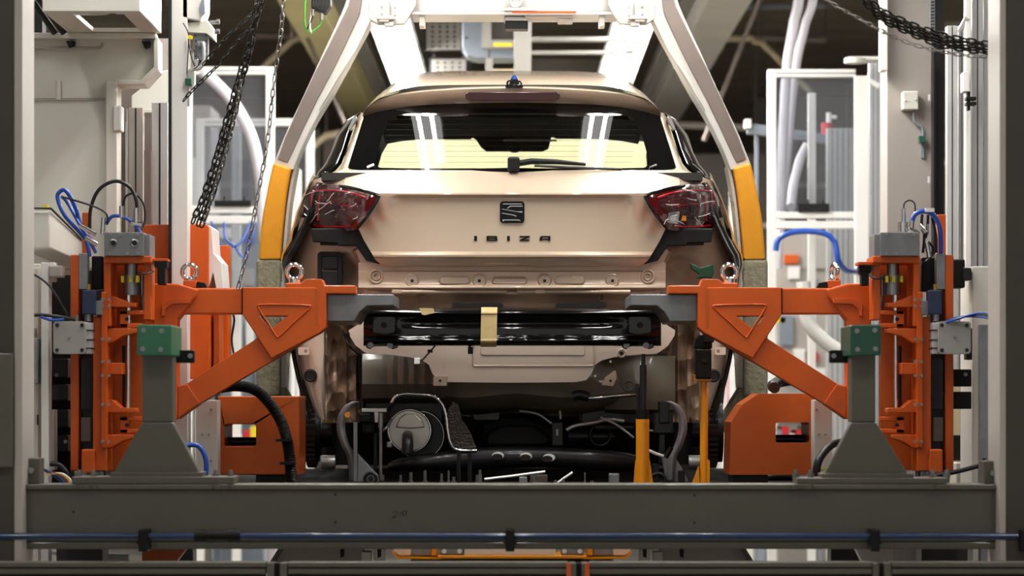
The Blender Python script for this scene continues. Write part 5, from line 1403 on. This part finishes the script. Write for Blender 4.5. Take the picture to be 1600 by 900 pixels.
for x0, x1, y, side in ((335, 392, 313, 'left'), (1247, 1296, 318, 'right')):
    t = TP('black_tray', 'black tray with small fittings on the mid rail of the %s enclosure' % side, 'tray', (x0 + x1) / 2, y + 10, 16.8)
    G().box(x0, y, x1, y + (9 if side == 'left' else 13), 16.98, .12).to('tray', black_plastic, t, bev=.003)
    for x in (x0 + 14, x1 - 12): G().box(x, y - 6, x + 3, y + 1, 17.0, .02).to('peg', black_metal, t)
bpost(1263, 1275, 145, 17.5, 'thin white post standing inside the right enclosure', white_paint, 0)
bpost(1292, 1334, 200, 17.8, 'broad grooved aluminium post inside the right enclosure', alu, 4)
t = TP('inclined_rail', 'grey inclined rail crossing behind the right enclosure', 'rail', 1240, 225, 18.6)
G().poly([(1168, 192), (1310, 212), (1310, 226), (1168, 208)], 18.6, .08).to('rail', duct_grey, t, bev=.003)
G().box(1164, 186, 1174, 200, 18.55, .1).to('rail_end', white_paint, t, bev=.003)
for x, yb in ((1180, 0), (1305, 0)): G().box(x, 205, x + 5, floor_y(18.65), 18.65, .05).to('leg', duct_grey, t)
t = TP('signal_lamp', 'small red signal lamp with white top on the inclined rail', 'lamp', 1292, 213, 18.5)
G().vcyl(1292, 192, 211, 18.62, 9, 14).to('red_dome', red, t, sm=40)
g = G().vcyl(1295, 176, 192, 18.62, 4, 10); g.hcyl(1296, 1307, 183, 18.62, 3, 8)
g.to('white_fitting', white_plastic, t, sm=40)
# machines in the middle distance, seen in the gaps
def bmachine(x0, x1, y0, d, m, label, bits=(), name='machine_cabinet'):
    t = TP(name, label, 'machine', (x0 + x1) / 2, floor_y(d), d)
    G().box(x0, y0, x1, floor_y(d), d, .6).to('body', m, t, bev=.01)
    G().box(x0 + (x1 - x0) * .06, y0 + 8, x0 + (x1 - x0) * .94, y0 + (floor_y(d) - y0) * .5, d - .015, .016).to('front_panel', m, t, bev=.004)
    for bx0, by0, bx1, by1, bm_ in bits: G().box(bx0, by0, bx1, by1, d - .05, .05).to('box', bm_, t, bev=.003)
    return t
bmachine(293, 330, 165, 21.5, warm_grey, 'grey cabinet behind the glass left of the hanging chains', [(296, 247, 311, 330, white_paint)])
bmachine(330, 412, 345, 21.2, duct_grey, 'blue-grey machine with white and blue parts below the left enclosure', [(340, 356, 360, 372, white_paint), (364, 420, 396, 446, warm_grey), (380, 366, 398, 380, blue_hose), (336, 390, 350, 440, white_paint), (384, 500, 396, 560, white_paint), (362, 500, 376, 600, white_paint), (398, 545, 411, 620, duct_grey)])
bmachine(1213, 1300, 362, 21.2, warm_grey, 'grey machine with orange and white boxes below the right enclosure', [(1225, 398, 1248, 412, orange), (1232, 416, 1250, 436, white_paint), (1256, 372, 1300, 420, pale_grey), (1262, 436, 1280, 460, duct_grey), (1218, 494, 1240, 540, duct_grey), (1240, 545, 1258, 575, white_paint), (1264, 550, 1278, 566, red), (1225, 575, 1290, 600, white_paint), (1215, 495, 1228, 505, yellow)])
bmachine(415, 462, 470, 21.9, white_paint, 'white machine cabinet visible between left speckled pad and car', [(440, 540, 452, 640, duct_grey), (458, 560, 462, 680, yellow)])
t = bmachine(1128, 1178, 500, 21.8, white_paint, 'white machine cabinet visible right of the car below the arm', [(1138, 560, 1144, 720, red), (1160, 520, 1166, 740, warm_grey)])
for s, x0 in ((0, 346), (1, 1210)):
    side = ('left', 'right')[s]
    t = TP('parts_rack', 'far parts rack with coloured bins seen through the %s pedestal window' % side, 'rack', x0 + 28, floor_y(20.4), 20.4)
    for y in (600, 652, 706, 760): G().box(x0 - 16, y, x0 + 72, y + 4, 20.4, .5).to('shelf', duct_grey, t)
    for x in (x0 - 16, x0 + 69): G().box(x, 590, x + 4, floor_y(20.4), 20.4, .5).to('upright', duct_grey, t)
    for k, (m_, w) in enumerate(((white_plastic, 10), (duct_grey, 12), (red, 12), (white_plastic, 10), (red, 12), (yellow, 12), (duct_grey, 10))):
        x = x0 - 10 + k * 11
        tag(G().box(x, 678 - (k % 3) * 6, x + w - 1, 705.6, 20.4, .4).to('parts_bin', m_, None, bev=.003), '%s bin on the middle shelf of the far %s rack, %s from the left' % ({'white_plastic': 'white', 'blue_grey_duct': 'grey', 'red_paint': 'red', 'yellow_mark': 'yellow'}[m_.name], side, ('first', 'second', 'third', 'fourth', 'fifth', 'sixth', 'seventh')[k]), 'bin', 'bins in the %s pedestal window' % side)
        if k % 2 == 0: tag(G().box(x, 628, x + w - 1, 651.6, 20.4, .4).to('parts_bin', m_, None, bev=.003), '%s bin on the upper shelf of the far %s rack, %s' % ({'white_plastic': 'white', 'blue_grey_duct': 'grey', 'red_paint': 'red', 'yellow_mark': 'yellow'}[m_.name], side, ('leftmost', '', 'second from the left', '', 'third from the left', '', 'rightmost')[k]), 'bin', 'bins on the upper %s rack' % side)
for k, (x0, x1, y0, d, m_) in enumerate(((430, 500, 200, 27, olive_dark), (1085, 1200, 240, 27, olive_dark), (505, 560, 210, 28.5, alu_dark), (1180, 1330, 150, 29, olive_dark), (290, 430, 150, 29.5, alu_dark), (1475, 1560, 100, 26, olive_dark))):
    lab = ('dark tall cabinet far back left of the car roof', 'dark tall cabinet far back right of the car', 'dark brown upright far behind the left pillar of the car', 'dark tall cabinet far behind the right enclosure', 'dark brown tall cabinet far behind the left enclosure', 'dark tall cabinet far behind the right aluminium posts')[k]
    t = TP('tall_cabinet', lab, 'cabinet', (x0 + x1) / 2, floor_y(d), d)
    G().box(x0, y0, x1, floor_y(d), d, .5).to('body', m_, t, bev=.01)
    for f in (.3, .65): G().box(x0, y0 + (600 - y0) * f, x1, y0 + (600 - y0) * f + 8, d - .03, .03).to('ledge', warm_grey, t)
# overhead services
tan = mat('tan_conduit', '#b9aa8c', .5)
def hang(o, x, y, d):                          # thin rod from a point up to the roof
    p = P(x, y, d)
    G().tube([p, Vector((p.x, p.y, ZCEIL + .02))], .008, 6).to('hanger_rod', olive_dark, o)
def rod(pts, r, m, label, name='conduit', cat='pipe', drop=True):
    o = tag(G().tube([P(*p) for p in pts], r, 8).to(name, m, None, sm=50), label, cat)
    if drop: hang(o, *pts[len(pts) // 2])
    return o
rod([(389, -150, 23), (548, 215, 23)], .014, alu_dark, 'thin slanted brown-grey brace rod at upper left of the car', 'brace_rod', 'rod', False)
rod([(1245, -150, 23), (1100, 220, 23)], .018, alu_dark, 'thin slanted brown-grey brace rod at upper right of the car', 'brace_rod', 'rod', False)
rod([(404, 112, 25), (458, 62, 25), (468, 60, 25), (520, 60, 25)], .024, tan, 'bent tan conduit under the roof left of the hanger')
rod([(1126, 61, 25), (1176, 60, 25), (1178, 66, 25), (1190, 67, 25), (1228, 105, 25), (1266, 143, 25), (1270, 215, 25)], .024, tan, 'bent tan conduit under the roof right of the hanger')
rod([(488, 228, 26), (510, 212, 26), (545, 205, 26)], .03, tan, 'short tan pipe bend behind the left hanger arm')
rod([(1060, 195, 27), (1180, 200, 27)], .03, warm_grey, 'horizontal grey pipe behind the right hanger arm')
rod([(1140, 12, 26), (1290, 9, 26)], .02, duct_grey, 'thin horizontal grey pipe at the very top right of the car')
rod([(1175, 58, 27), (1290, 62, 27)], .035, alu_dark, 'thick horizontal brown-grey pipe upper right')
rod([(395, 55, 27), (540, 55, 27)], .035, alu_dark, 'thick horizontal brown-grey pipe upper left')
rod([(455, -5, 24), (457, 60, 24)], .012, alu_dark, 'short thin drop pipe at upper left', 'drop_pipe')
tray_grey = mat('grey_tray_steel', '#8f8b84', .6)
def tray(x0, y0, x1, y1, d, label):
    t = TP('cable_tray', label, 'tray', (x0 + x1) / 2, y1, d)
    for k in range(5):
        x = x0 + (x1 - x0) * k / 4
        G().box(x - 4, y0, x + 4, y1, d, .03).to('strip', tray_grey, t)
    n = max(4, int((y1 - y0) / 7))
    for k in range(n + 1):
        y = y0 + (y1 - y0) * k / n
        G().box(x0 - 4, y - 1.6, x1 + 4, y + 1.6, d - .002, .03).to('rung', tray_grey, t)
    G().box(x0 - 8, y0 - 4, x1 + 12, y1 + 4, d + .2, .03).to('backing', black_metal, t)
    hang(t, x0, y0, d + .21); hang(t, x1, y0, d + .21)
tray(670, 30, 716, 76, 20, 'upper perforated white cable tray over the car roof')
tray(678, 94, 724, 130, 20.2, 'lower perforated white cable tray just above the car roof')
t = TP('curved_duct', 'blue-grey rounded sheet duct above the car roof', 'duct', 780, 92, 19)
G().poly([(722, 20), (830, 20), (830, 91), (745, 91), (730, 86), (722, 74)], 19, .3).to('sheet', duct_grey, t, bev=.01)
G().disc(729, 59, 18.99, 2, .02).to('bolt', black_metal, t)
hang(t, 740, 22, 19.1); hang(t, 820, 22, 19.1)
t = TP('label_holder', 'white sheet frame with a yellow label above the car roof', 'frame', 785, 76, 18.7)
G().poly([(753, 20), (812, 20), (812, 75), (753, 75)], 18.8, .1, [[(767, 20.5), (811, 20.5), (811, 62), (767, 62)]]).to('frame', tray_grey, t, bev=.003)
G().box(768, 22, 810, 61, 18.88, .05).to('dark_plate', olive_dark, t)
G().box(771, 67, 800, 72.5, 18.79, .02).to('yellow_label', yellow, t)
hang(t, 760, 22, 18.85)
t = TP('white_rung_frame', 'white upright with rung just left of the wide white hanging post', 'frame', 785, 112, 18.9)
G().box(758, 91, 770, 130, 18.9, .05).to('upright', tray_grey, t)
G().box(770, 108, 803, 113, 18.9, .05).to('rung', tan, t)
hang(t, 764, 92, 18.92)
t = TP('hanging_post', 'wide white vertical post above the middle of the car roof', 'post', 816, 130, 17.5)
G().box(803, -100, 830, 135, 17.5, .1).to('post', tray_grey, t, bev=.004)
for k, (y0, y1, x1) in enumerate(((57, 66, 984), (79, 86, 962))):
    rod([(830, (y0 + y1) / 2, 18.5), (x1, (y0 + y1) / 2, 18.5)], (y1 - y0) / 2 * 18.5 / F, tray_grey, '%s horizontal white tube right of the wide hanging post' % ('upper', 'lower')[k], 'rail_tube', 'tube', False)
t = TP('tube_bracket', 'grey bracket column holding the white tubes next to the right lamp row', 'bracket', 975, 120, 18.4)
G().box(978, 32, 992, 80, 18.4, .1).to('upper_column', warm_grey, t, bev=.003)
G().poly([(958, 78), (990, 78), (988, 130), (968, 130), (968, 96), (958, 92)], 18.42, .1).to('lower_column', warm_grey, t, bev=.004)
g = G().disc(963, 91, 18.39, 5, .03)
g.to('bolt', alu, t)

for x, m_ in ((836, olive_dark),):
    tag(G().box(832, 92, 990, 130, 23, .05).to('dark_sheet', olive_dark, None), 'dark sheet panel behind the white tubes above the car roof', 'panel')
# connector block with green cables hanging at the top
t = TP('cable_connector', 'black ribbed connector block with green cables hanging at the top left of the hanger', 'connector', 500, 52, 13.2)
G().poly([(487, -60), (520, -60), (516, 8), (508, 20), (486, 12)], 13.2, .1).to('block', black_plastic, t, bev=.004)
for k in range(5): G().box(489 + k * 5, -20, 491 + k * 5, 10, 13.19, .01).to('fin', black_metal, t)
green_cable = mat('green_cable', '#4f9a2a', .4)
for pts, m_ in (([(479, -20), (476, 20), (477, 40), (482, 52)], green_cable), ([(502, 28), (500, 40), (490, 48), (486, 52)], green_cable), ([(489, 15), (486, 28), (484, 42), (487, 52)], white_plastic), ([(492, 14), (487, 30), (480, 46)], rubber)):
    G().pt([(x, y, 13.18) for x, y in pts], .0045, 6).to('cable', m_, t, sm=60)
for x, y in ((489, 20), (502, 26)): G().vcyl(x, y - 5, y + 5, 13.17, 2.4).to('plug', chrome, t, sm=40)

# ------------------------------------------------------------------ seen below the crossbeam
t = T('floor_carriage', 'white and orange floor carriage visible in the slot below the crossbeam', 'carriage', (0, -1.6, 0))
DC = 10.25
G().box(725, 848, 868, 868, DC, .3).to('centre_panel', cream, t, bev=.004)
for s in (0, 1):
    MX[0] = bool(s)
    G().box(687, 848, 724, 867, DC, .3).to('lamp_plate', zinc, t, bev=.003)
    for x in (694, 718): G().disc(x, 861.5, DC - .01, 3.6, .02).to('round_lamp', white_plastic, t)
    G().box(674, 848, 682, 868, DC, .3).to('orange_block', amber, t, bev=.003)
    G().box(642, 848, 674, 868, DC + .02, .3).to('side_panel', zinc, t, bev=.003)
    G().poly([(612, 848), (642, 848), (642, 868), (622, 868), (615, 862)], DC + .01, .3).to('corner', paint_lower, t, bev=.003)
    G().poly([(612, 862), (622, 870), (690, 871), (690, 874), (620, 873)], DC - .01, .3).to('skirt', amber, t)
MX[0] = False
G().box(684, 868, 917, 873, DC - .02, .3).to('front_bar', amber, t, bev=.003)
G().box(640, 874, 960, 1160, DC + .05, .3).to('chassis', black_plastic, t, bev=.01)
for s in (0, 1):
    MX[0] = bool(s)
    side = ('left', 'right')[s]
    tag(G().poly([(222, 858), (290, 858), (272, 882), (222, 882)] if not s else [(205, 858), (262, 858), (250, 882), (205, 882)], 11.6, .1).to('skirt_panel', orange_old if not s else cream, None), ('orange slanted skirt panel in the slot below the crossbeam at left', 'cream skirt panel in the slot below the crossbeam at right')[s], 'panel')
    t = TP('slot_bracket', 'brown-grey sheet bracket in the slot below the %s part of the crossbeam' % side, 'bracket', 500, 900, 11.4)
    G().poly([(440, 855), (570, 855), (570, 900), (424, 900)], 11.4, .05).to('sheet', warm_grey, t)
    G().poly([(436, 855), (444, 855), (424, 890), (414, 890)], 11.35, .05).to('brace', olive, t)
    G().box(565, 862, 580, 900, 11.3, .08).to('post', cream, t, bev=.003)
    for x in (534, 592): G().poly([(x - 3, 852), (x + 4, 852), (x + 3, 870), (x - 2, 872)], 11.2, .05).to('rubber_foot', black_plastic, t)
    G().box(584, 858, 602, 876, 11.3, .08).to('clip', cream, t, bev=.003)
MX[0] = False
tag(G().poly([(60, 862), (200, 868), (200, 880), (150, 880)], 11.8, .05).to('grey_shelf', zinc, None), 'thin grey shelf edge in the slot below the crossbeam at far left', 'shelf')
